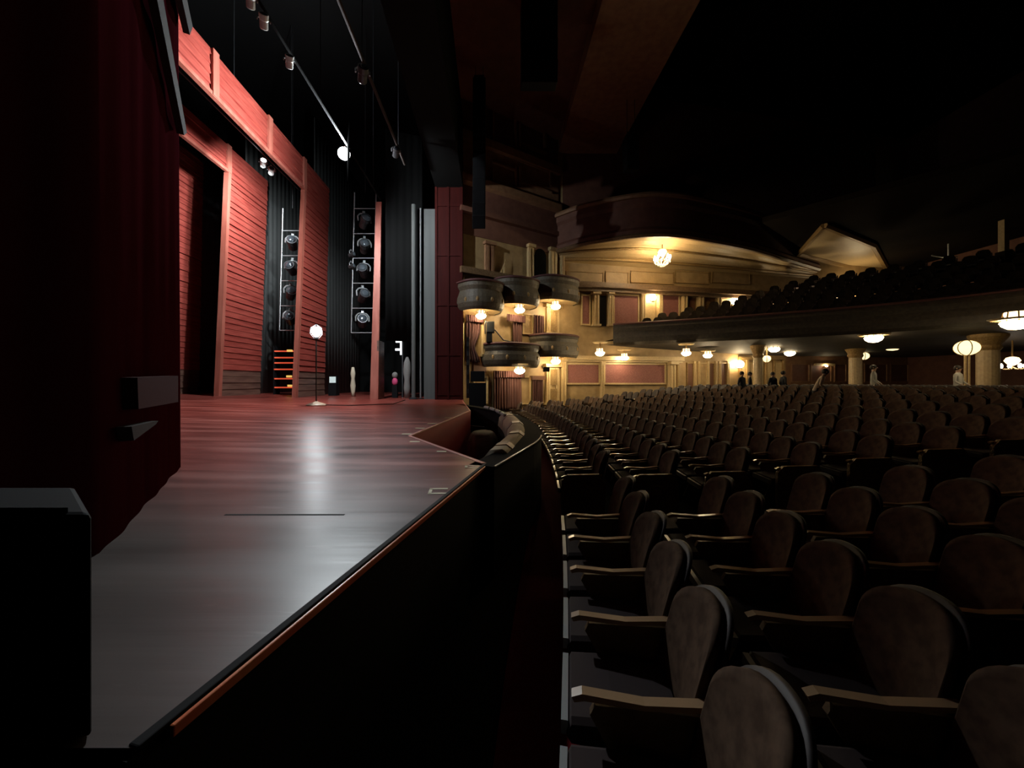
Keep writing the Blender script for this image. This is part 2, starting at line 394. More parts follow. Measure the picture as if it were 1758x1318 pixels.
# upper arcade above the boxes
pilaster('pilaster', LA, 903, 424, 915, 478, 'gold_light', wa)
pilaster('pilaster', LA, 940, 430, 955, 478, 'gold_light', wa)
pilaster('pilaster', LA, 957, 422, 963, 478, 'gold_light', wa, .3)
pilaster('pilaster', LA, 829, 420, 848, 478, 'brown_plaster', wa)
mb = MB(); a, b, z0, z1 = rect(mb, LA, 917, 440, 937, 478, .0, .04); c = (a+b)/2; r = (b-a).length/2
mb.prism([(0, 0), (0, 0), (0, 0)], 0, 0) if False else None
arc = [c+DA*r*math.cos(t) for t in [PI*i/10 for i in range(11)]]
vs = [(q.x+NA.x*.04, q.y+NA.y*.04, z1+r*math.sin(PI*i/10)) for i, q in enumerate(arc)]
mb.add(vs, [tuple(range(11))]); mb.build('niche', 'void', wa)
mb = MB(); rect(mb, LA, 786, 470, 905, 480, 0, .35); mb.build('string_course', 'cornice', wa)
for (v0, v1, t, m) in ((262, 275, .35, 'brown_plaster'), (276, 330, .12, 'brown_plaster'), (331, 342, .4, 'brown_plaster'), (380, 388, .3, 'maroon_plaster'), (176, 184, .2, 'brown_plaster')):
    mb = MB(); rect(mb, LA, 786, v0, 956, v1, 0, t); mb.build('cornice', m, wa)
for (u0, u1, v0, v1) in ((845, 880, 195, 255), (890, 930, 195, 255), (845, 880, 290, 322), (890, 940, 290, 322)):
    framed('wall_panel', LA, u0, v0, u1, v1, 'maroon_plaster', 'brown_plaster', wa, 3, 3, .1)
on_wall('upper_wall', LA, 786, -20, 957, 420, .03, 'maroon_plaster', wa)

# curtains on the box wall
def cur(label, *a, **k): return tag(curtain('curtain', *a, **k), label, 'curtain', 'rose curtains at the boxes')
cur('rose curtain tied back beneath the leftmost lamp, behind the upper box', LA, 797, 553, 822, 622, .16, 'curtain', folds=5, gather=.1)
tag(curtain('valance', LA, 795, 543, 825, 554, .3, 'valance', folds=9, amp=.03), 'pleated rose valance over the leftmost tied-back curtain', 'valance', 'rose valances at the boxes')
cur('narrow rose curtain above the tall lower box rail', LA, 877, 552, 893, 592, .16, 'curtain', folds=4)
tag(curtain('valance', LA, 864, 542, 896, 554, .3, 'valance', folds=9, amp=.03), 'pleated rose valance beside the middle upper lamp', 'valance', 'rose valances at the boxes')
cur('dark doorway curtain left of the ornate upper pilaster', LA, 914, 542, 931, 580, .12, 'curtain', folds=4)
cur('long rose curtain hanging full height beneath the lower box', LA, 843, 644, 891, 704, .2, 'curtain', folds=11, amp=.07)
tag(curtain('valance', LA, 840, 637, 893, 648, .38, 'valance', folds=14, amp=.03), 'long pleated valance over the full height rose curtain', 'valance', 'rose valances at the boxes')
cur('narrow brown curtain in the lower doorway beside the pilaster', LA, 912, 652, 930, 698, .12, 'valance', folds=5, amp=.035)
mb = MB(); rect(mb, LA, 909, 645, 932, 652, 0, .2); mb.build('door_head', 'wood_door', wa)
# gold swag high above the boxes
p0 = hit(851, LA[:2]); p1 = hit(865, LA[:2]); zt = px(0, 446, p1.y).z; zb = px(0, 479, p1.y).z
vs = []
for i in range(7):
    s = i/6; q = p0+(p1-p0)*s+NA*(.12+.03*(i % 2)); vs += [(q.x, q.y, zb), (q.x, q.y, zb+(zt-zb)*(.12+.88*s**1.6))]
sw = MB().add(vs, [(2*i, 2*i+2, 2*i+3, 2*i+1) for i in range(6)]).build('curtain', 'gold_light'); sw.modifiers.new('s', 'SOLIDIFY').thickness = .02
tag(sw, 'pale gold pulled-back drape high above the upper boxes', 'curtain')

# ---- side wall under and over the mezzanine
for (u0, u1) in ((974, 1027), (1038, 1140)):
    framed('damask_panel', LB, u0, 626, u1, 657, 'damask', 'gold_light', wb, 2.5, 3)
pilaster('pilaster', LB, 961, 618, 972, 700, 'gold_light', wb)
pilaster('pilaster', LB, 1029, 624, 1036, 690, 'gold_light', wb)
pilaster('pilaster', LB, 1143, 624, 1156, 690, 'gold_light', wb, .3)
mb = MB(); rect(mb, LB, 965, 612, 1168, 619, 0, .35); rect(mb, LB, 965, 619, 1168, 622, 0, .2); mb.build('cornice', 'gold_light', wb)
for u in (1160, 1189, 1196, 1212, 1226, 1232, 1246): pilaster('door_post', LB, u, 620, u+4.5, 690, 'gold_light', wb, .1, False)
for (u0, u1) in ((1179, 1188), (1214, 1224), (1234, 1245)): framed('door_panel', LB, u0, 624, u1, 690, 'wood_door', 'gold_dark', wb, 1, 1.5)
framed('door_panel', LB, 1199, 624, 1211, 690, 'gold', 'gold_light', wb, 1, 1.5)
for (u0, u1) in ((1268, 1294), (1312, 1342)):
    mb = MB(); rect(mb, LB, u0, 622, u1, 668, 0, .05); mb.build('lit_doorway', 'gold_light', wb)
    mb = MB()
    for k in (0, .45, 1): rect(mb, LB, u0+(u1-u0)*k-1.4, 616, u0+(u1-u0)*k+1.4, 668, .05, .18)
    rect(mb, LB, u0-2, 613, u1+2, 618, .05, .2); mb.build('doorway_frame', 'gold_dark', wb)
for (u0, u1) in ((1358, 1386), (1392, 1424), (1432, 1450), (1484, 1520), (1528, 1556)):
    framed('wall_panel', LB, u0, 626, u1, 654, 'maroon_plaster', 'brown_plaster', wb, 2, 2)
mb = MB(); rect(mb, LB, 1395, 624, 1428, 628, 0, .2); mb.build('door_head', 'gold_light', wb)
on_wall('dim_wall', LB, 1346, 596, 1560, 690, .03, 'brown_plaster', wb)
on_wall('red_dado', LB, 1346, 660, 1560, 690, .06, 'damask', wb)
# upper storey
for (u0, u1) in ((999, 1011), (1054, 1094), (1137, 1164)): framed('damask_panel', LB, u0, 508, u1, 556, 'damask', 'gold_light', wb, 2, 2.5)
for (u0, u1) in ((1014, 1028), (1041, 1051), (1097, 1106), (1126, 1135), (1167, 1178), (1194, 1206), (1226, 1236)): pilaster('pilaster', LB, u0, 504, u1, 560, 'gold_light', wb, .2)
on_wall('doorway', LB, 1029, 508, 1040, 560, .05, 'void', wb); on_wall('doorway', LB, 1181, 512, 1192, 550, .05, 'wood_door', wb)
on_wall('niche', LB, 1108, 502, 1124, 560, .04, 'gold_light', wb)
on_wall('wall_panel', LB, 1208, 512, 1224, 540, .05, 'gold_dark', wb); on_wall('wall_panel', LB, 1262, 515, 1300, 540, .05, 'gold_dark', wb)
mb = MB()
rect(mb, LB, 960, 488, 1010, 496, 0, .5); p, d, n = LB
a = hit(960, (p, d)); b = hit(1420, (p, d))
mb.prism([a, b, b+n*.5, a+n*.5], 5.78, 6.0); mb.prism([a, b, b+n*.35, a+n*.35], 5.6, 5.78); mb.prism([a, b, b+n*.25, a+n*.25], 6.0, 6.12)
mb.build('cornice', 'cornice', wb)
for (u0, u1) in ((972, 1034), (1040, 1077), (1083, 1155), (1160, 1215), (1222, 1285)):
    framed('frieze_panel', LB, u0, 468, u1, 486, 'gold', 'gold_dark', wb, 1.2, 1.2, .03)
on_wall('upper_wall', LB, 966, -40, 1500, 395, .03, 'maroon_plaster', wb)

# ------------------------------------------------------------------ box balconies
def dpath(c, d, n, hw, p, k=18):
    return [c+d*hw*math.copysign(abs(math.cos(t))**.75, math.cos(t))+n*p*abs(math.sin(t))**.8 for t in [PI-PI*i/k for i in range(k+1)]]
def box_balcony(u, hw, p, z0, h, label):
    c = hit(u, LA[:2]); r = thing('box_balcony', label, 'balcony', (c.x, c.y, z0), 'box balconies on the far wall')
    pts = dpath(c, DA, NA, hw, p)
    mb = MB(); mb.sweep(pts, [(-.08, z0+.12), (.02, z0), (.10, z0+.12), (.16, z0+.3), (.14, z0+.55), (.05, z0+h*.72), (.12, z0+h*.86), (.12, z0+h), (-.1, z0+h)])
    par = mb.build('parapet', 'box_front', r, smooth=False)
    for i in range(3, len(pts)-3, 3):
        q = pts[i]; t = (pts[i+1]-pts[i-1]).normalized(); nn = Vector((t.y, -t.x)); e = q+nn*.11
        og = MB().sphere((e.x, e.y, z0+.42), .085, 8, (1, 1, 1.5)).build('swag_ornament', 'gold_dark', par); og.location = (0, 0, 0)
    MB().sweep(pts, [(-.14, z0+h), (.16, z0+h), (.18, z0+h+.06), (.1, z0+h+.11), (-.1, z0+h+.11)]).build('rail', 'rail_velvet', r, smooth=True)
    inner = [(q.x, q.y) for q in pts]
    mb = MB(); m = len(inner)
    vs = [(x, y, z0+.04) for x, y in inner]+[(c.x+NA.x*p*.4, c.y+NA.y*p*.4, z0+.14)]
    mb.add(vs, [(i, i+1, m) for i in range(m-1)]+[(m-1, 0, m)])
    mb.build('soffit', 'gold_light', r)
    MB().prism(inner, z0+.16, z0+.22).build('deck', 'deck', r)
    return r
box_balcony(819, .95, 1.15, 3.93, 1.2, 'dark curved upper box nearest the red proscenium panel')
box_balcony(879, 1.08, 1.15, 4.38, 1.15, 'dark curved upper box between two lamps, middle of the upper three')
box_balcony(945, 1.3, 1.2, 4.83, 1.1, 'dark curved upper box beside the lit arch wall')
box_balcony(872, 1.35, 1.2, 1.48, 1.0, 'bronze curved lower box above the long rose curtain')
box_balcony(945, 1.3, 1.1, 2.02, 1.05, 'bronze curved lower box above the ornate lower pilaster')

# ------------------------------------------------------------------ mezzanine
def Xf(Y): return 18-.118*(Y-10.5)**2
def dist(X, Y): return (X-Xf(Y))/math.sqrt(1+(.236*(Y-10.5))**2)
mz = thing('mezzanine', 'dark sweeping mezzanine balcony over the rear stalls', 'balcony', (18, 10.5, 2.75))
Ys = [-3.8+i*.55 for i in range(46)]+[21.0]
Ys = sorted(set(Ys))
def Xs(Y): return max(Xf(Y), 3.4+(Y-20.25)*5)
fp = [Vector((Xf(y), y)) for y in [ -.4+i*.4 for i in range(53)] if y < 20.7]
fp = fp[::-1]
MB().sweep(fp, [(-.4, 2.8), (-.05, 2.74), (.12, 2.86), (.2, 3.1), (.12, 3.4), (.2, 3.6), (.14, 3.78), (-.1, 3.78), (-.1, 2.95), (-.4, 2.95)]).build('parapet', 'mezz_front', mz)
MB().sweep(fp, [(-.14, 3.78), (.2, 3.78), (.2, 3.84), (.1, 3.88), (-.1, 3.88)]).build('rail', 'rail_velvet', mz)
def grid(zf, K=22):
    vs = []; fs = []
    Y2 = [y for y in [-3.9+i*.5 for i in range(60)] if y < 24.8]
    for y in Y2:
        x0 = max(Xs(y), 3.6)
        for k in range(K+1):
            x = x0+(26.95-x0)*(k/K)**1.4; vs.append((x, y, zf(x, y)))
    for j in range(len(Y2)-1):
        for k in range(K):
            i = j*(K+1)+k; fs.append((i, i+1, i+K+2, i+K+1))
    return MB().add(vs, fs)
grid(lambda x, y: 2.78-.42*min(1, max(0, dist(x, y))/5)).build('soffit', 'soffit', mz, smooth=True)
grid(lambda x, y: 2.95+.4*max(0, dist(x, y))).build('deck', 'deck', mz, smooth=True)
# plaster rings round the soffit lamps are built with the lamps below

# ------------------------------------------------------------------ arched upper balcony
ub = thing('upper_balcony', 'arched upper balcony with a gold underside over the lit side wall', 'balcony', (7.4, 19.0, 7.5))
cu = [(3.45, 20.1), (4.4, 19.1), (5.5, 18.5), (6.5, 18.05), (7.4, 17.85), (8.6, 17.95), (9.8, 18.35), (11.8, 19.1), (13.8, 20.0), (16.5, 21.6), (19.8, 23.4)]
cp = [Vector(p) for p in cu]
def smoothpath(pts, it=2):
    for _ in range(it):
        o = [pts[0]]
        for a, b in zip(pts, pts[1:]): o += [a*.75+b*.25, a*.25+b*.75]
        pts = o+[pts[-1]]
    return pts
cs = smoothpath(cp)
MB().sweep(cs, [(-.3, 7.72), (-.05, 7.55), (.08, 7.6), (.14, 7.85), (.05, 8.0), (.05, 8.9), (.16, 9.05), (.16, 9.3), (-.3, 9.3)]).build('parapet', 'maroon_plaster', ub)
MB().sweep(cs, [(-.1, 9.3), (.28, 9.3), (.3, 9.42), (.2, 9.55), (-.1, 9.55)]).build('rail', 'brown_plaster', ub)
MB().sweep(cs, [(.0, 7.5), (.12, 7.5), (.2, 7.6), (.1, 7.72), (.0, 7.7)]).build('lower_moulding', 'cornice', ub)
vs = []; fs = []; K = 10; n = len(cs)
def wallpt(p):
    q = Vector((min(max(p.x, 3.5), 26), 0)); return Vector((q.x, sidey(q.x)))
for i, p in enumerate(cs):
    w = wallpt(p)
    for k in range(K+1):
        s = k/K; q = p+(w-p)*s
        z = 7.62-.5*s**2-(.05 if k in (3, 6, 7) else 0); vs.append((q.x, q.y, z))
for i in range(n-1):
    for k in range(K):
        j = i*(K+1)+k; fs.append((j, j+1, j+K+2, j+K+1))
MB().add(vs, fs).build('soffit', 'gold_light', ub)
for s0, r in ((.45, .07), (.8, .1)):
    mb = MB(); pts = []
    for p in cs:
        w = wallpt(p); q = p+(w-p)*s0; pts.append((q.x, q.y, 7.62-.5*s0**2-.03))
    mb.path(pts, r, 6); mb.build('soffit_moulding', 'gold_dark', ub)
MB().add([(p.x, p.y, 9.3) for p in cs]+[(wallpt(p).x, wallpt(p).y, 9.3) for p in cs[::-1]], [tuple(range(2*n))]).build('deck', 'deck', ub)
# ceiling over the rear mezzanine with its coffer
mc = struct(MB().prism([Vector((12.5, 17.8)), Vector((19.9, 23.3)), Vector((26.9, 24.7)), Vector((26.9, 6)), Vector((20, 9))], 8.15, 8.4).build('ceiling_mezzanine', 'deck'))
cz = 8.12
cf = [gx(1415, 385, cz), gx(1370, 435, cz), gx(1530, 474, cz), gx(1500, 420, cz)]
mb = MB(); mb.add([(p.x, p.y, cz-.02) for p in cf], [(0, 1, 2, 3)]); mb.build('coffer', 'gold_light', mc)
mb = MB(); mb.path([p-Vector((0, 0, .05)) for p in cf+[cf[0]]], .14, 6); mb.build('coffer_frame', 'gold_dark', mc)

# ------------------------------------------------------------------ house ceiling arch over the boxes
struct(MB().bbox((3.5, -3.9, 12.9), (6.6, 20.4, 13.6)).build('ceiling_arch', 'brown_plaster'))
struct(MB().bbox((-1.5, -3.9, 13.5), (3.5, 20.2, 13.8)).build('ceiling_proscenium', 'maroon_plaster'))

# ------------------------------------------------------------------ lamps
def ceiling_lamp(pos, r, top, label, bright='lamp_glass', ring=True):
    t = thing('ceiling_light', label, 'lamp', (pos[0], pos[1], top), 'glass lamps in the house')
    x, y, z = pos
    g = MB(); g.lathe([(.02, -.62*r), (.5*r, -.55*r), (.85*r, -.3*r), (r, 0), (.9*r, .15*r), (.3*r, .2*r)], (x, y, z), 14); g.build('globe', bright, t, smooth=True)
    c = MB(); c.lathe([(.72*r, .2*r), (.9*r, .32*r), (.66*r, .5*r), (.78*r, .85*r), (.7*r, 1.0*r), (.1, 1.02*r)], (x, y, z), 12)
    cr = c.build('crown', 'lamp_crown', t)
    s = MB()
    for i in range(8):
        a = 2*PI*i/8; s.tube((x+.9*r*math.cos(a), y+.9*r*math.sin(a), z+.12*r), (x+.76*r*math.cos(a), y+.76*r*math.sin(a), z+.98*r), .018, 5)
    s.build('crown_ribs', 'gold_dark', cr)
    if top > z+r: MB().tube((x, y, z+r), (x, y, top), .03, 6).build('stem', 'gold_dark', t)
    if ring: MB().lathe([(r*1.5, top-.05), (r*1.7, top), (r*1.1, top+.02)], (x, y, 0), 20).build('ceiling_rose', 'gold_light', t)
    return t
for (u, v, Y, r, top, lab) in (
    (826, 542, 17.1, .23, 4.06, 'leftmost lit glass lamp under the upper box by the proscenium'),
    (892, 532, 18.0, .24, 4.5, 'lit glass lamp under the middle upper box'),
    (954, 526, 19.25, .24, 4.94, 'lit glass lamp under the upper box above the ornate pilaster'),
    (892, 636, 17.75, .25, 1.62, 'lit glass lamp under the lower box above the long curtain'),
    (954, 620, 19.35, .24, 2.14, 'lit glass lamp under the lower box above the ornate pilaster'),
    (1030, 606, 18.6, .22, 2.72, 'lit glass lamp under the mezzanine left of the long damask panel'),
    (1178, 606, 18.9, .22, 2.66, 'lit glass lamp under the mezzanine at the end of the damask panels'),
    (1329, 599, 19.6, .26, 2.7, 'lit glass lamp under the mezzanine just right of the thin pillar'),
    (1500, 580, 15.8, .30, 2.74, 'lit glass lamp under the mezzanine right of the middle pillar'),
    (1745, 554, 11.9, .34, 2.76, 'large lit glass lamp at the right edge of the picture')):
    ceiling_lamp(px(u, v, Y), r, top, lab, 'lamp_glass_soft' if u > 1300 else 'lamp_glass')
for (u, v, Y, r, top, lab, b) in (
    (1072, 614, 20.3, .22, 2.5, 'small shallow lamp in front of the long damask panel', 'lamp_glass'),
    (1215, 610, 20.4, .22, 2.45, 'small shallow lamp above the row of doors', 'lamp_glass'),
    (1356, 606, 21.0, .26, 2.55, 'shallow warm lamp second right of the thin pillar', 'lamp_glass_soft'),
    (1532, 594, 19.0, .36, 2.72, 'wide shallow warm lamp between the middle and right pillars', 'globe_dim')):
    ceiling_lamp(px(u, v, Y), r, top, lab, b)
def wall_lamp(u, v, line, r, label, m='lamp_glass'):
    p = hit(u, line[:2]); q = p+line[2]*.28; z = EYE-(v-V0)/F*q.y
    t = thing('wall_sconce', label, 'lamp', (p.x, p.y, z), 'lit wall sconces')
    MB().sphere((q.x, q.y, z), r, 12).build('globe', m, t, smooth=True)
    MB().tube((p.x, p.y, z-.1), (q.x, q.y, z-r*.8), .03, 6).build('bracket', 'gold_dark', t)
    MB().lathe([(r*.5, -.06), (r*.6, 0), (r*.3, .03)], (q.x, q.y, z-r), 10).build('cup', 'gold_light', t)
wall_lamp(1116, 511, LB, .17, 'lit sconce in the gold niche of the upper side wall')
wall_lamp(1257, 518, LB, .2, 'lit sconce low on the upper wall near the mezzanine seats')
wall_lamp(1263, 625, LB, .22, 'lit sconce left of the bright doorways')
wall_lamp(1411, 628, LB, .06, 'tiny lit point over the dark door')

for (x, off, z, e) in ((17.5, .5, 5.4, 90), (22.5, .6, 6.3, 95), (9.0, 1.3, 5.0, 30)):  # added point lights without fixtures, brightening the gold soffit and coffer
    pl = bpy.data.lights.new('mezzanine_fill_light', 'POINT'); pl.energy = e; pl.color = (1.0, .78, .46); pl.shadow_soft_size = .15
    lob = bpy.data.objects.new('mezzanine_fill_light', pl); C.objects.link(lob); lob.location = (x, sidey(x)-off, z)

# globe lamps by the pillars
def globe_stand(u, v, Y, r, label, foot):
    c = px(u, v, Y); t = thing('globe_lamp', label, 'lamp', (c.x, c.y, foot), 'dim yellow globe lamps')
    MB().sphere(c, r, 18, (1, 1, .82)).build('globe', 'globe_dim', t, smooth=True)
    mb = MB()
    for k in range(6):
        a = 2*PI*k/6
        mb.path([(c.x+math.cos(a)*r*1.02*math.cos(e), c.y+math.sin(a)*r*1.02*math.cos(e), c.z+r*.84*math.sin(e)) for e in [-PI/2+PI*i/8 for i in range(9)]], .015, 5)
    mb.build('cage', 'gold_dark', t)
    if foot < c.z-1:
        MB().tube((c.x-.06, c.y, foot), (c.x-.06, c.y, c.z-r*.8), .035, 8).tube((c.x+.08, c.y, foot), (c.x+.08, c.y, c.z-r*.8), .03, 8).build('pole', 'gold_light', t)
        MB().lathe([(.22, 0), (.2, .05), (.06, .1)], (c.x, c.y, foot), 14).build('base', 'gold_dark', t)
    else:
        MB().tube((c.x, c.y, c.z+r*.8), (c.x, c.y, 2.6), .03, 8).build('stem', 'gold_dark', t)
    return t
globe_stand(1660, 597, 14.0, .33, 'large dim yellow globe lamp on a pale stand left of the right pillar', -.2)
globe_stand(1316, 616, 19.9, .21, 'dim yellow globe lamp close to the thin pillar', 2.6)
globe_stand(1483, 611, 20.4, .24, 'dim yellow globe lamp half behind the middle pillar', 2.6)

def chandelier(c, r, h, top, label, nb, bm_, drops=True):
    t = thing('chandelier', label, 'chandelier', (c.x, c.y, top))
    MB().tube((c.x, c.y, c.z+h*.3), (c.x, c.y, top), .025, 6).build('stem', 'gold_dark', t)
    MB().lathe([(.04, 0), (.13, .06), (.22, .2), (.16, .32), (.05, .36)], (c.x, c.y, c.z+h*.35), 12).build('crystal_cup', 'lamp_crown', t, smooth=True)
    fr = MB()
    for k in range(nb):
        a = 2*PI*k/nb; d = Vector((math.cos(a), math.sin(a), 0))
        fr.path([c+Vector((0, 0, h*.2)), c+d*r*.4+Vector((0, 0, -h*.1)), c+d*r*.8+Vector((0, 0, -h*.12)), c+d*r+Vector((0, 0, .02))], .018, 5)
    fr.build('frame', 'gold_light', t)
    for k in range(nb):
        a = 2*PI*k/nb; p = c+Vector((math.cos(a)*r, math.sin(a)*r, .09))
        MB().lathe([(.02, -.08), (.05, -.02), (.045, .04), (.01, .1)], p, 8).build('bulb', bm_, t, smooth=True)
    if drops:
        for k in range(nb):
            for rr, zz in ((.95, -.14), (.6, -.26), (.3, -.34)):
                a = 2*PI*(k+.5)/nb; MB().sphere(c+Vector((math.cos(a)*r*rr, math.sin(a)*r*rr, zz*h*1.6)), .035, 6, (1, 1, 1.8)).build('crystal_drop', 'crystal', t)
chandelier(px(1137, 446, 18.9), .36, .5, 7.55, 'crystal chandelier hanging under the gold arch', 10, 'bulb_hot')
cc = px(1738, 632, 15.5)
chandelier(cc, .3, .3, 2.62, 'white chandelier with clustered bulbs behind the right pillar', 7, 'bulb_white', False)
# yellow disc fitting up on the ceiling of the mezzanine
c = px(1628, 453, 20.5); t = thing('ceiling_fitting', 'flat yellow lit disc on thin arms above the mezzanine', 'lamp', (c.x, c.y, 8.15))
MB().sphere(c, .27, 14, (1, 1, .35)).build('disc', 'globe_dim', t, smooth=True)
MB().tube(c+Vector((0, 0, .1)), (c.x, c.y, 8.15), .03, 6).tube(c+Vector((0, 0, .3)), c+Vector((-1.0, -.1, .42)), .03, 6).tube(c+Vector((0, 0, .3)), c+Vector((.6, .1, .42)), .03, 6).build('arms', 'pale_metal', t)
# slim post on the mezzanine
a = px(1723, 378, 17.0); b = px(1723, 432, 17.0)
t = thing('post', 'slim pale post standing up at the right above the mezzanine', 'post', (b.x, b.y, 2.95+.4*dist(b.x, b.y)))
MB().bbox((b.x-.11, b.y-.11, b.z), (b.x+.11, b.y+.11, a.z)).build('shaft', 'tan_pillar', t)
MB().bbox((b.x-.17, b.y-.17, 2.9+.4*dist(b.x, b.y)), (b.x+.17, b.y+.17, b.z)).build('pedestal', 'deck', t)

# pillars under the mezzanine
def zfloor(s):
    t = min(1, max(0, (s-2)/9)); return -1.05+.8*t*t*(3-2*t)
def sval(x, y): return x+.0115*(y-10.5)**2-.4
for (u, Y, w, lab) in ((1301.5, 19.4, .2, 'thin tan pillar standing among the dark heads'), (1468.5, 19.4, .26, 'middle tan pillar under the mezzanine with a globe behind it'), (1696, 14.8, .3, 'widest tan round pillar near the right edge')):
    x = (u-U0)/F*Y; z0 = zfloor(sval(x, Y)); t = thing('pillar', lab, 'pillar', (x, Y, z0), 'tan pillars under the mezzanine')
    MB().lathe([(w, z0), (w, 1.9), (w*.96, 2.0)], (x, Y, 0), 20).build('shaft', 'tan_pillar', t, smooth=False)
    MB().lathe([(w*1.02, 2.0), (w*1.2, 2.1), (w*1.1, 2.2), (w*1.7, 2.5), (w*1.8, 2.76)], (x, Y, 0), 20).build('capital', 'gold_dark', t)
    MB().lathe([(w*1.3, z0), (w*1.3, z0+.15), (w*1.05, z0+.25)], (x, Y, 0), 20).build('base', 'gold_dark', t)

# ------------------------------------------------------------------ orchestra floor, carpet, pit
vs = []; fs = []; nx, ny = 50, 40
Xc = [-1.5+28.4*i/nx for i in range(nx+1)]; Yc = [-3.9+28.9*j/ny for j in range(ny+1)]
for y in Yc:
    for x in Xc: vs.append((x, y, zfloor(sval(x, y))-.0))
pit_poly = [Vector((-.05, 3.75)), Vector((.5, 5.2)), Vector((.6, 7)), Vector((.5, 9)), Vector((.1, 11)), Vector((-.6, 13)), Vector((-1.6, 13)), Vector((-1.6, 3.7))]
def inpoly(x, y, P):
    c = False
    for i in range(len(P)):
        a, b = P[i], P[i-1]
        if (a.y > y) != (b.y > y) and x < (b.x-a.x)*(y-a.y)/(b.y-a.y)+a.x: c = not c
    return c
for j in range(ny):
    for i in range(nx):
        x = (Xc[i]+Xc[i+1])/2; y = (Yc[j]+Yc[j+1])/2
        if inpoly(x, y, pit_poly) or (x < -.4 and 3 < y < 17) or x < -.9: continue
        k = j*(nx+1)+i; fs.append((k, k+1, k+nx+2, k+nx+1))
struct(MB().add(vs, fs).build('floor', 'void', smooth=True))
struct(MB().bbox((-1.6, 3.2, -1.8), (1.1, 17, -1.7)).build('floor_pit', 'black'))
cl = [gx(845, 1330, -1.045), gx(868, 1150, -1.045), gx(890, 1010, -1.045), gx(912, 900, -1.045), Vector((.78, 6.2, 0)), Vector((.8, 9, 0)), Vector((.3, 12, 0)), Vector((-.2, 14, 0))]
mb = MB(); vs = []
for p in cl:
    row = 1.35-.0115*(p.y-10.5)**2+.5
    vs += [(p.x, p.y, -1.04), (max(row, p.x+.2), p.y, -1.04)]
mb.add(vs, [(2*i, 2*i+1, 2*i+3, 2*i+2) for i in range(len(cl)-1)])
struct(mb.build('floor_carpet', 'carpet'))
# pit rail
rp = smoothpath([Vector((.0, 3.62)), Vector((.3, 4.4)), Vector((.66, 5.35)), Vector((.80, 6.4)), Vector((.78, 7.8)), Vector((.6, 9.2)), Vector((.2, 10.8)), Vector((-.5, 12.6)), Vector((-1.1, 13.6))], 2)
pr = thing('pit_rail', 'black curved wall around the orchestra pit with a grey top line', 'wall', (.7, 6, -1.05))
MB().sweep(rp, [(-.2, -1.75), (0.02, -1.75), (0.02, -.03), (-.2, -.03)]).build('panel', 'black', pr)
MB().sweep(rp, [(-.24, -.03), (.03, -.03), (.03, .0), (-.24, .0)]).build('cap', 'void', pr)
MB().sweep(rp[:12], [(.015, -.004), (.035, -.004), (.035, .008), (.015, .008)]).build('edge_strip', 'seat_edge', pr)
pp = smoothpath([Vector((.05, 4.3)), Vector((.22, 5.1)), Vector((.40, 6.0)), Vector((.46, 7.2)), Vector((.43, 8.6)), Vector((.34, 9.5))], 2)
pad = thing('rail_pad', 'tan canvas padding along the inner side of the pit rail', 'padding', (.45, 7, -.2))
MB().sweep(pp, [(-.2, -.28), (-.17, -.08), (-.08, .03), (.06, .045), (.12, .0), (.05, -.3)]).build('canvas', 'canvas', pad, smooth=True)
s = MB()
for k in range(3, len(pp)-2, 5):
    s.sweep(pp[k:k+2], [(-.205, -.285), (-.175, -.07), (-.08, .04), (.06, .055), (.13, .005), (.05, -.31)])
s.build('strap', 'tan_base', pad)
MB().sweep(pp, [(-.2, -.9), (.02, -.9), (.05, -.3), (-.2, -.28)]).build('lining', 'black', pad)
# dark rail on the far curve, its light reflections modelled as pale dashes
hr = thing('handrail', 'shiny handrail on the far curve of the pit, reflections built as pale dashes', 'rail', (.0, 11, -.0))
hp = [gx(u, v, .02) for (u, v) in ((832, 699), (842, 701), (852, 704.5), (861, 709), (868, 713.5))]
for a, b in zip(hp, hp[1:]):
    MB().tube(a+(b-a)*.08, a+(b-a)*.9, .05, 8).build('reflection_dash', 'pale_metal', hr)
MB().path(hp, .025, 6).build('bar', 'dark_steel', hr)
for k, p in enumerate(hp[::2]): MB().tube(p, (p.x, p.y, -.02), .02, 6).build('bracket', 'dark_steel', hr)
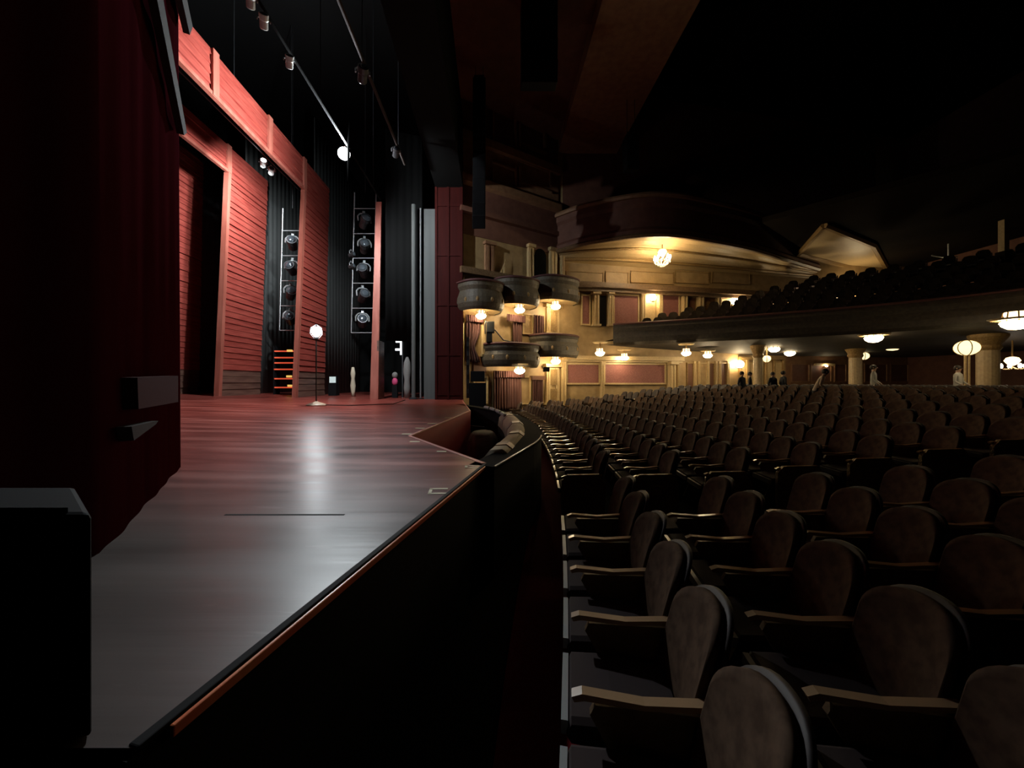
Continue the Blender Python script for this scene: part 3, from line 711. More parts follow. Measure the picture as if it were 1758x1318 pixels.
# covered instrument and music stands in the pit
mb = MB(); c = px(826, 742, 8.6); nn = 28
vs = []; fs = []
for j in range(10):
    w = j/9
    for i in range(nn):
        a = 2*PI*i/nn; r = (1.0-.5*w**2.2)*(1+.05*math.sin(5*a)+.03*math.sin(11*a))
        vs.append((c.x+.04+math.cos(a)*.42*r, c.y+math.sin(a)*.75*r, -1.7+1.38*(1-(1-w)**1.6)))
for j in range(9):
    for i in range(nn):
        k = (i+1) % nn; fs.append((j*nn+i, j*nn+k, (j+1)*nn+k, (j+1)*nn+i))
fs.append(tuple(9*nn+i for i in range(nn)))
tag(mb.add(vs, fs).build('covered_instrument', 'cover', smooth=True), 'bulky instrument under a grey dust cover in the pit', 'instrument')
def music_stand(x, y, rz, label, first=[None]):
    if first[0] is None:
        t = thing('music_stand', label, 'music stand', (0, 0, 0), 'music stands in the pit'); first[0] = t
        MB().tube((0, 0, .05), (0, 0, 1.1), .018, 8).build('pole', 'dark_steel', t)
        R = Matrix.Rotation(-.5, 3, 'X')
        MB().box((0, -.02, 1.2), (.5, .015, .34), R=R).build('desk', 'dark_steel', t)
        MB().box((0, -.045, 1.21), (.42, .008, .28), R=R).build('sheet_music', 'paper', t)
        for k in range(3):
            a = 2*PI*k/3; MB().tube((0, 0, .12), (.26*math.cos(a), .26*math.sin(a), .01), .012, 6).build('leg', 'dark_steel', t)
    else: t = copy_tree(first[0])
    t.location = (x, y, -1.7); t.rotation_euler = (0, 0, rz); t['label'] = label
music_stand(-.35, 5.6, 1.2, 'music stand in the near end of the pit by the stage corner')
music_stand(.05, 6.0, .4, 'music stand close to the tan rail padding')
music_stand(-.33, 10.0, 2.4, 'music stand beyond the grey covered instrument')
for (x, y, lab) in ((-.28, 6.6, 'black pit chair under the red stage fascia'), (.0, 5.2, 'black pit chair under the pit rail corner')):
    t = thing('pit_chair', lab, 'chair', (x, y, -1.7), 'pit chairs')
    MB().box((x, y, -1.25), (.42, .42, .06)).build('seat', 'black_gloss', t, bevel=.02)
    MB().box((x-.2, y, -.95), (.04, .42, .34)).build('backrest', 'black_gloss', t, bevel=.02)
    for sx in (-.18, .18):
        for sy in (-.18, .18): MB().tube((x+sx, y+sy, -1.7), (x+sx, y+sy, -1.28 if sx > 0 else -.8), .014, 6).build('leg', 'dark_steel', t)

# ------------------------------------------------------------------ stage scenery: wooden portals
def boards(mb, x, y0b, y0t, y1b, y1t, z0, z1, h=.26, face=1):
    n = int((z1-z0)/h)
    for k in range(n+1):
        za = z0+k*h; zb = min(z1, za+h*.995)
        if zb <= za+.01: break
        j = random.uniform(-.012, .018); gap = .035 if random.random() < .16 else .006
        f = lambda z, a, b: a+(b-a)*(z-z0)/(z1-z0)
        ya, yb = f(za, y0b, y0t), f(za, y1b, y1t); yc, yd = f(zb, y0b, y0t), f(zb, y1b, y1t)
        xo, xi = x+.05+j, x+.015+j
        vs = [(xo, ya, za), (xo, yb, za), (xi, yd, zb-gap), (xi, yc, zb-gap), (x-.05, ya, za), (x-.05, yb, za), (x-.05, yd, zb), (x-.05, yc, zb)]
        mb.add(vs, [(0, 1, 2, 3), (0, 4, 5, 1), (3, 2, 6, 7), (0, 3, 7, 4), (1, 5, 6, 2), (4, 7, 6, 5)])
def portal(label, X, y0b, y0t, y1b, y1t, zh0, zh1, ynear, ret, posts, plinth=True):
    zb = rake(X); t = thing('wooden_portal', label, 'stage scenery', (X, y0b, zb), 'red boarded stage portals')
    mb = MB(); z1 = zb+1.15 if plinth else zb
    yy = lambda z, a, b: a+(b-a)*(z-zb)/(zh1-zb)
    boards(mb, X, yy(z1, y0b, y0t), y0t, yy(z1, y1b, y1t), y1t, z1, zh1)
    mb.build('leg', 'red_wood', t)
    if plinth:
        mb = MB(); boards(mb, X, y0b, yy(z1, y0b, y0t), y1b, yy(z1, y1b, y1t), zb, z1, .29); mb.build('plinth', 'brown_wood', t)
    # the return edge board towards the opening
    mb = MB(); vs = []
    for z in (zb, zh0):
        y = yy(z, y0b, y0t)
        vs += [(X-ret, y-.06, z), (X+.08, y-.06, z), (X+.08, y+.12, z), (X-ret, y+.12, z)]
    mb.add(vs, [(0, 1, 5, 4), (1, 2, 6, 5), (2, 3, 7, 6), (3, 0, 4, 7), (0, 3, 2, 1), (4, 5, 6, 7)]); mb.build('edge_board', 'red_trim', t)
    if zh1 > zh0:
        mb = MB(); boards(mb, X, ynear, ynear, y0t+.0, y0t+.0, zh0, zh1, .3); hd = mb.build('header', 'red_wood', t)
        MB().bbox((X-.05, ynear, zh0-.02), (X+.09, y0t, zh0+.1)).build('soffit_board', 'red_trim', t)
        for y in posts: MB().bbox((X+.03, y-.13, zh0), (X+.11, y+.13, zh1)).build('batten', 'red_trim', t)
    return t
portal('red boarded portal nearest the audience with a wide battened header', -8.5, 16.55, 17.45, 19.4, 20.0, 9.45, 10.85, 5.0, .10, (11.7, 14.6, 17.3))
portal('middle red boarded portal, its leg brightest lit at the top', -11.7, 16.4, 17.1, 19.3, 20.0, 10.05, 11.25, 5.0, .14, (17.0,))
portal('rear red boarded portal half hidden by the near red curtain', -14.6, 16.6, 17.0, 19.1, 19.4, 10.6, 11.9, 5.0, .14, ())
# slim edge-on leg between the first portal and the proscenium
t = thing('scenery_flat', 'slim red scenery leg seen edge-on beside the tall light ladder', 'stage scenery', (-5.0, 16.2, rake(-5)))
vs = []
for z, y, w in ((rake(-5), 16.15, .34), (8.75, 17.0, .24)):
    vs += [(-5.14, y, z), (-5.14+w, y, z), (-5.14+w, y+.12, z), (-5.14, y+.12, z)]
MB().add(vs, [(0, 1, 5, 4), (1, 2, 6, 5), (2, 3, 7, 6), (3, 0, 4, 7), (0, 3, 2, 1), (4, 5, 6, 7)]).build('edge_board', 'red_trim', t)
MB().bbox((-4.9, 16.35, rake(-5)), (-4.82, 17.15, 2.55)).build('flat', 'brown_wood', t)

# masking drapes behind and beside each portal
def drape(name, label, x0, y0, x1, y1, z0, z1, folds, m='drape_black', amp=.012, grp='black masking drapes'):
    a = Vector((x0, y0)); b = Vector((x1, y1)); d = (b-a); n = Vector((d.y, -d.x)).normalized(); nx = folds*6; vs = []; fs = []
    for j in range(3):
        for i in range(nx+1):
            s = i/nx; q = a+d*s+n*amp*math.sin(s*folds*2*PI); vs.append((q.x, q.y, z0+(z1-z0)*j/2))
    for j in range(2):
        for i in range(nx): k = j*(nx+1)+i; fs.append((k, k+1, k+nx+2, k+nx+1))
    o = MB().add(vs, fs).build(name, m, smooth=True); o.modifiers.new('s', 'SOLIDIFY').thickness = .02
    return tag(o, label, 'drape', grp)
drape('masking_drape', 'tall dark drape to the right of the first portal leg behind the light ladder', -8.9, 19.2, -8.9, 25.8, rake(-8.9), 14, 16)
drape('masking_drape', 'tall dark drape between the first and middle portal legs', -12.2, 19.0, -12.2, 25.8, rake(-12.2), 14, 16)
drape('masking_drape', 'tall dark drape between the middle and rear portal legs', -15.1, 18.6, -15.1, 25.8, rake(-15.1), 14, 14)
drape('masking_drape', 'black hanging drape between the slim leg and the proscenium', -4.75, 17.1, -3.2, 17.6, 2.62, 12, 5, 'void')
drape('stage_backcloth', 'black backcloth at the rear of the stage', -19.5, 4, -19.5, 25, rake(-19.5), 15, 20, 'void', .05, None)

# proscenium red panelling, far side and header
t = thing('proscenium_panel', 'dark red panelled false proscenium on the far side of the stage', 'stage scenery', (-1.9, 17.1, 0))
MB().bbox((-2.52, 17.02, rake(-2.5)), (-1.3, 17.3, 9.4)).build('panel', 'proscenium_red', t)
for x in (-2.48, -1.95, -1.36): MB().bbox((x-.05, 16.97, .0), (x+.05, 17.02, 9.4)).build('stile', 'proscenium_red', t)
for z in (.25, 2.0, 4.2, 6.4, 8.6): MB().bbox((-2.43, 16.98, z-.05), (-1.41, 17.02, z+.05)).build('rail', 'proscenium_red', t)
MB().bbox((-2.52, 3.6, 9.4), (-1.3, 17.3, 12.5)).build('header', 'void', t)
# grey tower flat and pipes between drape and proscenium
x0, x1 = px(728, 0, 17.4).x, px(747, 0, 17.4).x
t = thing('tower_flat', 'dark grey tall flat against the red proscenium panel', 'stage scenery', ((x0+x1)/2, 17.4, rake(-2.8)))
MB().bbox((x0, 17.36, rake(-2.8)), (x1, 17.42, 8.6)).build('panel', 'drape_black', t)
MB().bbox((x0, 17.42, rake(-2.8)), (x0+.06, 17.6, 8.6)).build('frame', 'dark_steel', t)
x = px(722, 0, 17.3).x
t = thing('vertical_pipe', 'thin steel pipe rising beside the grey tall flat', 'pipe', (x, 17.3, rake(x)))
MB().tube((x, 17.3, rake(x)), (x, 17.3, 8.6), .035, 8).build('tube', 'steel', t)
MB().lathe([(.14, 0), (.14, .03), (.05, .06)], (x, 17.3, rake(x)), 12).build('foot', 'dark_steel', t)
x = px(710, 0, 16.95).x
t = thing('vertical_pipe', 'thick dark pipe left of the thin steel pipe', 'pipe', (x, 16.95, rake(x)))
MB().tube((x, 16.95, rake(x)), (x, 16.95, 8.6), .09, 10).build('tube', 'drape_black', t)
MB().lathe([(.2, 0), (.2, .04), (.1, .08)], (x, 16.95, rake(x)), 12).build('foot', 'dark_steel', t)

# near red curtain / false proscenium
pn = [gx(160, 950).to_2d(), gx(303, 805).to_2d()]
pn0 = Vector((-1.92, 1.15)); dd = (pn[1]-pn[0])
nearp = thing('near_curtain', 'tall dark red curtain wall on the near side of the stage', 'curtain', (pn[1].x, pn[1].y, 0))
pth = [pn0+Vector((-.4, -.9)), pn0, pn[0], pn[0]+dd*.33, pn[0]+dd*.66, pn[1]]
vs = []; fs = []; Kp = 90; tot = len(pth)-1
for j, z in enumerate((0, 3, 7.5)):
    for i in range(Kp+1):
        s = i/Kp*tot; k = min(int(s), tot-1); p = pth[k]+(pth[k+1]-pth[k])*(s-k); tt = (pth[k+1]-pth[k]).normalized(); nn = Vector((tt.y, -tt.x))
        p = p+nn*(.005*math.sin(i*.62)+.005*math.sin(i*.29+1)) if 0 < i < Kp else p
        vs.append((p.x-.02*z/4, p.y, rake(p.x)+z))
for j in range(2):
    for i in range(Kp): k = j*(Kp+1)+i; fs.append((k, k+1, k+Kp+2, k+Kp+1))
o = MB().add(vs, fs).build('cloth', 'near_red', nearp, smooth=True); o.modifiers.new('s', 'SOLIDIFY').thickness = .03
e = pn[1]
MB().tube((e.x+.015, e.y-.02, .02), (e.x+.015-.02, e.y-.02, 7.4), .012, 6).build('edge_batten', 'grey_strip', nearp)
nrm = Vector((dd.y, -dd.x)).normalized()
def near_quad(u, v):
    k = (u-U0)/F; p, d = pn[0]+nrm*.1, dd.normalized(); tt = (k*p.y-p.x)/(d.x-k*d.y); q = p+d*tt
    return Vector((q.x, q.y, EYE-(v-V0)/F*q.y))
def slab(name, uv, m, th, label):
    q = [near_quad(*p) for p in uv]; n3 = Vector((nrm.x, nrm.y, 0))
    vs = q+[p-n3*th for p in q]; n = len(q)
    o = MB().add(vs, [tuple(range(n)), tuple(range(2*n-1, n-1, -1))]+[(i, (i+1) % n, n+(i+1) % n, n+i) for i in range(n)]).build(name, m)
    return tag(o, label, 'board')
slab('board', [(236, 648), (306, 645), (306, 690), (238, 702)], 'flap', .08, 'dusty rose oblong board fixed on the near red curtain wall')
slab('board', [(226, 732), (272, 722), (268, 728), (230, 756)], 'grey_strip', .06, 'small greyish wedge below the rose board on the curtain wall')
slab('brace', [(258, -60), (270, -60), (321, 228), (316, 232)], 'grey_strip', .05, 'grey diagonal brace high on the near red curtain wall')
slab('brace', [(304, -40), (313, -40), (331, 46), (326, 60)], 'grey_strip', .05, 'short grey brace beside the curtain edge at the top')

# black box at the near left
t = thing('floor_box', 'black low cabinet on the near left corner of the stage', 'box', (-1.2, .9, 0))
bx = [gx(148, 1290).to_2d(), Vector((-.9, 1.6))]
MB().prism([Vector((-.895, .86)), Vector((-1.9, .86)), Vector((-2.3, 1.08)), Vector((-1.17, 1.08))], 0, .505).build('cabinet', 'black', t, bevel=.012)
MB().prism([Vector((-.96, .87)), Vector((-1.85, .87)), Vector((-2.0, 1.0)), Vector((-1.14, 1.02))], .505, .515).build('lid', 'black', t)

# battens overhead
def batten(label, X, z, y0, y1, r, m='dark_steel'):
    t = thing('lighting_batten', label, 'batten', (X, (y0+y1)/2, z), 'overhead pipes above the stage')
    MB().tube((X, y0, z), (X, y1, z), r, 10).build('pipe', m, t)
    for y in (y0+1, (y0+y1)/2, y1-1): MB().tube((X, y, z), (X, y, 17.49), .012, 5).build('cable', 'dark_steel', t)
batten('pipe carrying the bright spotlight high over the stage', -4.8, 8.62, 5, 16.5, .035, 'void')
batten('grey pipe running away above the front of the stage', -3.3, 9.0, 5, 14.5, .045, 'grey_strip')
batten('pipe hidden behind the first portal header', -9.4, 10.15, 9, 19, .035)

# ------------------------------------------------------------------ stage lights
def light_proto():
    t = thing('stage_light', '', 'stage light', (0, 0, 0))
    MB().lathe([(.11, -.22), (.13, -.2), (.13, .02), (.15, .05), (.15, .2), (.13, .2)], (0, 0, 0), 14, Matrix.Rotation(PI/2, 3, 'X')).build('lamp_head', 'dark_steel', t)
    y = MB(); y.path([(-.19, 0, 0), (-.19, 0, .16), (-.12, 0, .26), (0, 0, .29), (.12, 0, .26), (.19, 0, .16), (.19, 0, 0)], .022, 6); y.build('yoke', 'steel', t)
    MB().box((0, 0, .33), (.07, .05, .09)).build('clamp', 'steel', t)
    MB().lathe([(.01, .19), (.125, .19), (.125, .205), (.06, .225), (.01, .23)], (0, 0, 0), 14, Matrix.Rotation(PI/2, 3, 'X')).build('lens', 'lens', t, smooth=True)
    return t
LP = light_proto(); used = [False]
def stage_light(p, rz, rx, label, sc=1.0, group='stage lights on the ladders', body=None, lens=None, flip=False):
    o = copy_tree(LP) if used[0] else LP
    used[0] = True
    o.location = p; o.rotation_euler = (rx, PI if flip else 0, rz); o.scale = (sc, sc, sc); o['label'] = label; o['group'] = group
    for ch in o.children:
        k = ch.name.split('.')[0]
        new = body if (body and k in ('lamp_head', 'clamp')) else lens if (lens and k == 'lens') else None
        if new:
            ch.data = ch.data.copy(); ch.data.materials[0] = M[new]
    return o
def ladder(label, X, Y, uL, uR, vtop, vbot, rungs, side):
    a = px(uL, vbot, Y); b = px(uR, vbot, Y); zt = px(0, vtop, Y).z
    lean = .0
    t = thing('light_ladder', label, 'ladder', (X, Y, a.z), 'hanging lighting ladders')
    for q in (a, b): MB().tube((q.x, Y, a.z), (q.x+.16, Y, zt+.4), .025, 6).build('rail', 'steel', t)
    for v in rungs:
        z = px(0, v, Y).z; f = (z-a.z)/(zt-a.z)*.14
        MB().tube((a.x+f, Y, z), (b.x+f, Y, z), .022, 6).build('rung', 'steel', t)
    MB().tube(((a.x+b.x)/2+.15, Y, zt+.4), ((a.x+b.x)/2+.15, Y, 17.49), .012, 5).build('cable', 'dark_steel', t)
    pos = ['lowest', 'second lowest', 'third lowest', 'third from the top', 'second from the top', 'topmost']
    rs = sorted(rungs, reverse=True)
    for k in range(len(rs)-1):
        zc = (px(0, rs[k], Y).z+px(0, rs[k+1], Y).z)/2; ztop = px(0, rs[k+1], Y).z
        name = ORD[k+1]
        f = (ztop-a.z)/(zt-a.z)*.14
        stage_light(((a.x+b.x)/2+f+.02*(k % 2), Y-.02, ztop-.62), .35+.25*math.sin(k*2.1), -.35, f'dark stage light, {name} from the bottom on the {side} ladder', 1.55)
    # side clamps
ladder('steel light ladder between the slim leg and first portal', -6.3, 18.0, 603, 640, 345, 571, (571, 529, 486, 443, 401, 358), 'right')
ladder('steel light ladder half behind the first portal edge', -9.8, 18.4, 480, 514, 372, 567, (567, 525, 482, 439, 396), 'left')
# lights clipped on the side of the right ladder
for (v, lab) in ((437, 'small light clamped outside the right ladder, upper of two'), (457, 'small light clamped outside the right ladder, lower of two')):
    stage_light(px(604, v, 17.9), 1.2, -.2, lab, .7, 'small side lights')

# overhead lights
for (u, v, lab) in ((430, 14, 'small pale stage light overhead, nearest on the bright pipe'), (453, 46, 'pale long stage light overhead with white body'), (497, 120, 'pale stage light overhead closest to the lit spotlight')):
    Y = -4.8*F/(u-U0); p = px(u, v, Y); p.z = 8.62-.36*.62-.02
    stage_light(p, .5, -.6, lab, .62, 'overhead stage lights', 'pale_metal')
for (u, v, lab) in ((452, 262, 'pale stage light under the first header, upper of two'), (466, 291, 'round stage light under the first header, lower of two')):
    Y = -9.4*F/(u-U0); p = px(u, v, Y); p.z = 10.15-.38; stage_light(p, .6, -.3, lab, .8, 'overhead stage lights', 'pale_metal', 'lit_small' if v == 262 else None)
p = px(683, 190, 13.4); p = Vector((-3.3, 13.2, 9.0-.32)); stage_light(p, .4, -.4, 'dim stage light hanging near the far end of the grey pipe', .8, 'overhead stage lights')
p = Vector((-3.3, 9.8, 9.0-.36)); stage_light(p, .4, -.4, 'dim stage light hanging right of the grey pipe at the top', .9, 'overhead stage lights')

l2 = bpy.data.lights.new('header_light_beam', 'SPOT'); l2.energy = 2000; l2.color = COOL; l2.shadow_soft_size = .1; l2.spot_size = math.radians(125); l2.spot_blend = 1.0
l2o = bpy.data.objects.new('header_light_beam', l2); C.objects.link(l2o); l2o.location = (-9.5, 15.7, 9.55)
l2o.rotation_euler = (Vector((-12.2, 18.2, 8.2))-l2o.location).to_track_quat('-Z', 'Y').to_euler()

# the lit spotlight
p = px(590, 260, 12.42)
t = thing('spotlight', 'brightly lit spotlight glaring above the stage', 'stage light', (p.x, p.y, 8.62))
MB().sphere(p, .11, 18).build('lit_lens', 'spot_lens', t, smooth=True)
q = p+Vector((-.1, .28, .1))
az = math.radians(23.2); f0 = p+Vector((math.cos(az), math.sin(az), 0))*.118; fd = Vector((math.sin(az), -math.cos(az), 0))
R_ = Matrix.Rotation(az, 3, 'Z')
MB().box(f0+fd*.58+Vector((0, 0, -.3)), (.012, 1.3, 1.3), R=R_).build('light_blocker', 'blocker_black', t)  # added flap, placed to keep the lens light off the seats
MB().tube(q, q+Vector((-.12, .4, .16)), .2, 14, .14).build('housing', 'dark_steel', t)
MB().tube(q+Vector((0, .1, .1)), (p.x-.1, p.y+.35, 8.62), .025, 6).build('yoke', 'steel', t)

ld = bpy.data.lights.new('spotlight_beam', 'SPOT'); ld.energy = 700; ld.color = COOL; ld.shadow_soft_size = .12; ld.spot_size = math.radians(140); ld.spot_blend = 1.0
lo_ = bpy.data.objects.new('spotlight_beam', ld); C.objects.link(lo_); lo_.parent = t
lp = p+Vector((-.24, 0, -.06)); lo_.location = lp-t.location
lo_.rotation_euler = (Vector((-11.7, 15.8, 9.9))-lp).to_track_quat('-Z', 'Y').to_euler()

# ghost light
b = gx(543, 696, rake(-5.75)); gz = b.z; bulb = Vector((b.x, b.y, EYE-(570-V0)/F*b.y))
t = thing('ghost_light', 'bare-bulb ghost light on a thin pole standing centre stage', 'lamp', b)
MB().lathe([(.30, 0), (.29, .03), (.2, .07), (.1, .10), (.04, .13)], b, 16).build('base', 'tan_base', t, smooth=True)
MB().tube(b+Vector((0, 0, .1)), bulb-Vector((0, 0, .22)), .022, 8).build('pole', 'dark_steel', t)
MB().lathe([(.04, -.24), (.06, -.2), (.05, -.14)], bulb, 10).build('socket', 'dark_steel', t)
MB().lathe([(.04, -.16), (.09, -.09), (.15, .0), (.12, .1), (.05, .15), (.01, .16)], bulb, 16).build('bulb', 'ghost_bulb', t, smooth=True)
cg = MB()
for k in range(4):
    a = PI*k/4; d = Vector((math.cos(a), math.sin(a), 0))
    cg.path([bulb+d*.07+Vector((0, 0, -.2)), bulb+d*.19+Vector((0, 0, -.05)), bulb+d*.17+Vector((0, 0, .12)), bulb+Vector((0, 0, .24)), bulb-d*.17+Vector((0, 0, .12)), bulb-d*.19+Vector((0, 0, -.05)), bulb-d*.07+Vector((0, 0, -.2))], .005, 4)
cg.build('cage', 'dark_steel', t)
pts = [b+Vector((.28, 0, .02)), Vector((b.x+.9, b.y+.25, rake(b.x+.9)+.012)), Vector((b.x+2.0, b.y+1.4, rake(b.x+2)+.012)), Vector((-3.6, 15.9, rake(-3.6)+.012))]
tag(MB().path(pts, .014, 6).build('power_cord', 'black'), 'dark cord trailing from the ghost light base across the stage', 'cord')

# red-edged rack in the wings
a = px(472, 665, 19.3); b2 = px(508, 665, 19.3)
t = thing('equipment_rack', 'rack with red glowing shelf edges left of the first portal', 'rack', ((a.x+b2.x)/2, 19.4, rake(-10.5)))
for x in (a.x, b2.x): MB().bbox((x-.03, 19.2, rake(-10.5)), (x+.03, 19.7, 2.6)).build('upright', 'black', t)
for k, v in enumerate((603, 614, 623, 634, 650, 665)):
    z = px(0, v, 19.3).z; MB().bbox((a.x, 19.25, z-.03), (b2.x, 19.7, z+.03)).build('shelf', 'black', t)
    MB().bbox((a.x, 19.2, z-.03), (b2.x, 19.25, z+.035)).build('shelf_edge', 'led_red', t)
for (u, v) in ((499, 602), (498, 646), (500, 662)):
    p = px(u, v, 19.2); MB().bbox((p.x-.14, 19.1, p.z-.05), (p.x+.1, 19.2, p.z+.05)).build('indicator', 'led_amber', t)

# backstage odds and ends
p = px(685, 598, 18.2)
t = thing('tube_light', 'white lit bracket-shaped tube light backstage', 'lamp', (p.x, p.y, p.z))
MB().bbox((p.x+.05, 18.2, p.z-.3), (p.x+.13, 18.26, p.z+.36)).build('tube', 'work_white', t)
MB().bbox((p.x-.16, 18.2, p.z+.28), (p.x+.05, 18.26, p.z+.36)).build('arm', 'work_white', t)
MB().bbox((p.x-.18, 18.2, p.z-.1), (p.x+.05, 18.26, p.z+.0)).build('arm', 'work_white', t)
MB().bbox((p.x+.14, 18.18, rake(-4.4)), (p.x+.2, 18.28, p.z+.4)).build('stand', 'dark_steel', t)
p = px(571, 651, 19.0)
t = thing('monitor', 'small pale screen low behind the first portal leg', 'monitor', (p.x, p.y, rake(p.x)))
MB().bbox((p.x-.16, 19, p.z-.17), (p.x+.14, 19.05, p.z+.13)).build('screen', 'monitor', t)
MB().bbox((p.x-.2, 19.05, p.z-.22), (p.x+.18, 19.3, p.z+.18)).build('case', 'black', t)
MB().bbox((p.x-.2, 18.98, rake(p.x)), (p.x+.18, 19.4, p.z-.22)).build('pedestal', 'black', t)
p = px(606, 648, 18.6)
t = thing('wrapped_roll', 'cream wrapped bundle standing by the right ladder', 'bundle', (p.x, 18.6, rake(p.x)))
MB().lathe([(.07, rake(p.x)), (.09, .3), (.13, .6), (.08, .95), (.12, 1.2), (.06, 1.5)], (p.x, 18.6, 0), 10).build('wrap', 'cream', t, smooth=True)
MB().lathe([(.1, .7), (.11, .73), (.1, .76)], (p.x, 18.6, 0), 10).build('band', 'dark_steel', t)
p = px(678, 655, 17.9)
t = thing('bag', 'pink and grey bag hanging low in the backstage gap', 'bag', (p.x, 17.9, rake(p.x)))
MB().sphere(p, .14, 12, (1, .8, 1.35)).build('pouch', 'pink', t, smooth=True)
MB().sphere(p+Vector((0, 0, .3)), .14, 12, (1, .8, 1.1)).build('flap', 'grey_cloth', t, smooth=True)
MB().bbox((p.x-.12, 17.84, rake(p.x)), (p.x+.12, 18.0, p.z-.15)).build('stand', 'black', t)
p = px(699, 640, 17.9)
t = thing('hanging_cloth', 'pale grey bundled cloth beside the pink bag', 'cloth', (p.x, 17.9, rake(p.x)))
MB().lathe([(.12, rake(p.x)), (.16, .5), (.13, .9), (.19, 1.3), (.15, 1.7), (.05, 1.95)], (p.x, 17.9, 0), 12).build('fabric', 'grey_cloth', t, smooth=True)
# moving spotlight on the lower box, small black speakers
c = px(842, 562, 17.45)
t = thing('followspot', 'dark boxy spotlight standing at the lower box rail', 'stage light', (c.x, c.y, 2.6))
MB().box(c, (.36, .4, .5)).build('housing', 'dark_steel', t, bevel=.03)
MB().box(c+Vector((-.05, -.02, -.46)), (.26, .3, .44)).build('base', 'black', t, bevel=.02)
MB().path([c+Vector((-.24, 0, -.3)), c+Vector((-.26, 0, .1)), c+Vector((-.2, 0, .3))], .03, 6).build('yoke', 'dark_steel', t)
MB().path([c+Vector((.2, 0, -.1)), c+Vector((.6, .2, -.55)), c+Vector((1.0, .4, -.62))], .03, 6).build('arm', 'dark_steel', t)
c = px(938, 634, 18.5)
t = thing('small_speaker', 'small black speaker fixed above the lower ornate pilaster', 'speaker', (c.x, c.y, c.z))
MB().box(c, (.3, .26, .22)).build('cabinet', 'black', t, bevel=.03); MB().tube(c, c+Vector((-.1, .9, .2)), .03, 6).build('bracket', 'dark_steel', t)
x = px(812, 0, 15.6)
t = thing('speaker_stack', 'black speaker stack at the far end of the stage by the box wall', 'speaker', (-.62, 16.3, -1.7))
for k, (z0, z1, w) in enumerate(((-1.7, .75, .36), (.8, 1.25, .3))): MB().bbox((-.62-w, 16.3, z0), (-.62+w, 16.9, z1)).build('cabinet', 'black', t, bevel=.02)
MB().bbox((-1.1, 16.35, .1), (-.98, 16.7, 2.7)).build('side_column', 'black_gloss', t)
for k in range(6): MB().bbox((-1.09, 16.33, .3+k*.4), (-1.0, 16.35, .5+k*.4)).build('grille', 'dark_steel', t)
# black speaker arrays hanging in the house
def array(u, v0, v1, Y, w, n, label, top):
    a = px(u, v0, Y); b = px(u, v1, Y); t = thing('line_array', label, 'speaker', (a.x, Y, top), 'hanging black speaker arrays'); h = (a.z-b.z)/n
    for k in range(n):
        z = a.z-(k+.5)*h; R = Matrix.Rotation(.04*k, 3, 'X')
        MB().box((a.x, Y-.04*k*k*.1, z), (w, .5, h*.95), R=R).build('cabinet', 'black', t, bevel=.02)
    MB().box((a.x, Y, a.z+.06), (w*.8, .4, .1)).build('frame', 'dark_steel', t)
    MB().tube((a.x-w*.3, Y, a.z), (a.x-w*.3, Y, top), .012, 5).tube((a.x+w*.3, Y, a.z), (a.x+w*.3, Y, top), .012, 5).build('cable', 'dark_steel', t)
array(1083, 236, 295, 16.5, .55, 5, 'black hanging speaker array against the dim brown arch', 12.9)
array(823, 140, 400, 15.5, .5, 12, 'long black speaker column left of the brown house wall', 13.5)
array(925, 0, 150, 13.0, 1.2, 4, 'wide black speaker cluster high up at the top of the picture', 13.5)

# ------------------------------------------------------------------ seats
def arch_back(w, h0, h1, th, lean, x0, nx=18, nz=12):
    """a padded backrest: a slab with a rounded top, hollowed towards the sitter"""
    vs = []; fs = []
    def pt(i, j, side):
        s = math.sin(PI/2*(-1+2*i/nx)); topz = h1-(h1-h0)*.26*(1-math.sqrt(max(0, 1-abs(s)**2.6)))
        f = j/nz; z = h0+(topz-h0)*f
        puff = .025*(1-s*s)*math.sin(PI*min(1, f*1.05))
        x = x0+lean*((z-h0)/(h1-h0))**1.3+.05*s*s*-1
        return (x-puff if side == 0 else x+th, s*w/2, z)
    for side in (0, 1):
        for j in range(nz+1):
            for i in range(nx+1): vs.append(pt(i, j, side))
    W = nx+1; Q = (nx+1)*(nz+1)
    for side in (0, 1):
        for j in range(nz):
            for i in range(nx):
                a = side*Q+j*W+i; fs.append((a, a+1, a+W+1, a+W))
    for j in range(nz):
        for i in (0, nx): a = j*W+i; fs.append((a, a+W, Q+a+W, Q+a))
    for i in range(nx):
        for j in (0, nz): a = j*W+i; fs.append((a, a+1, Q+a+1, Q+a))
    return vs, fs
SW = .51
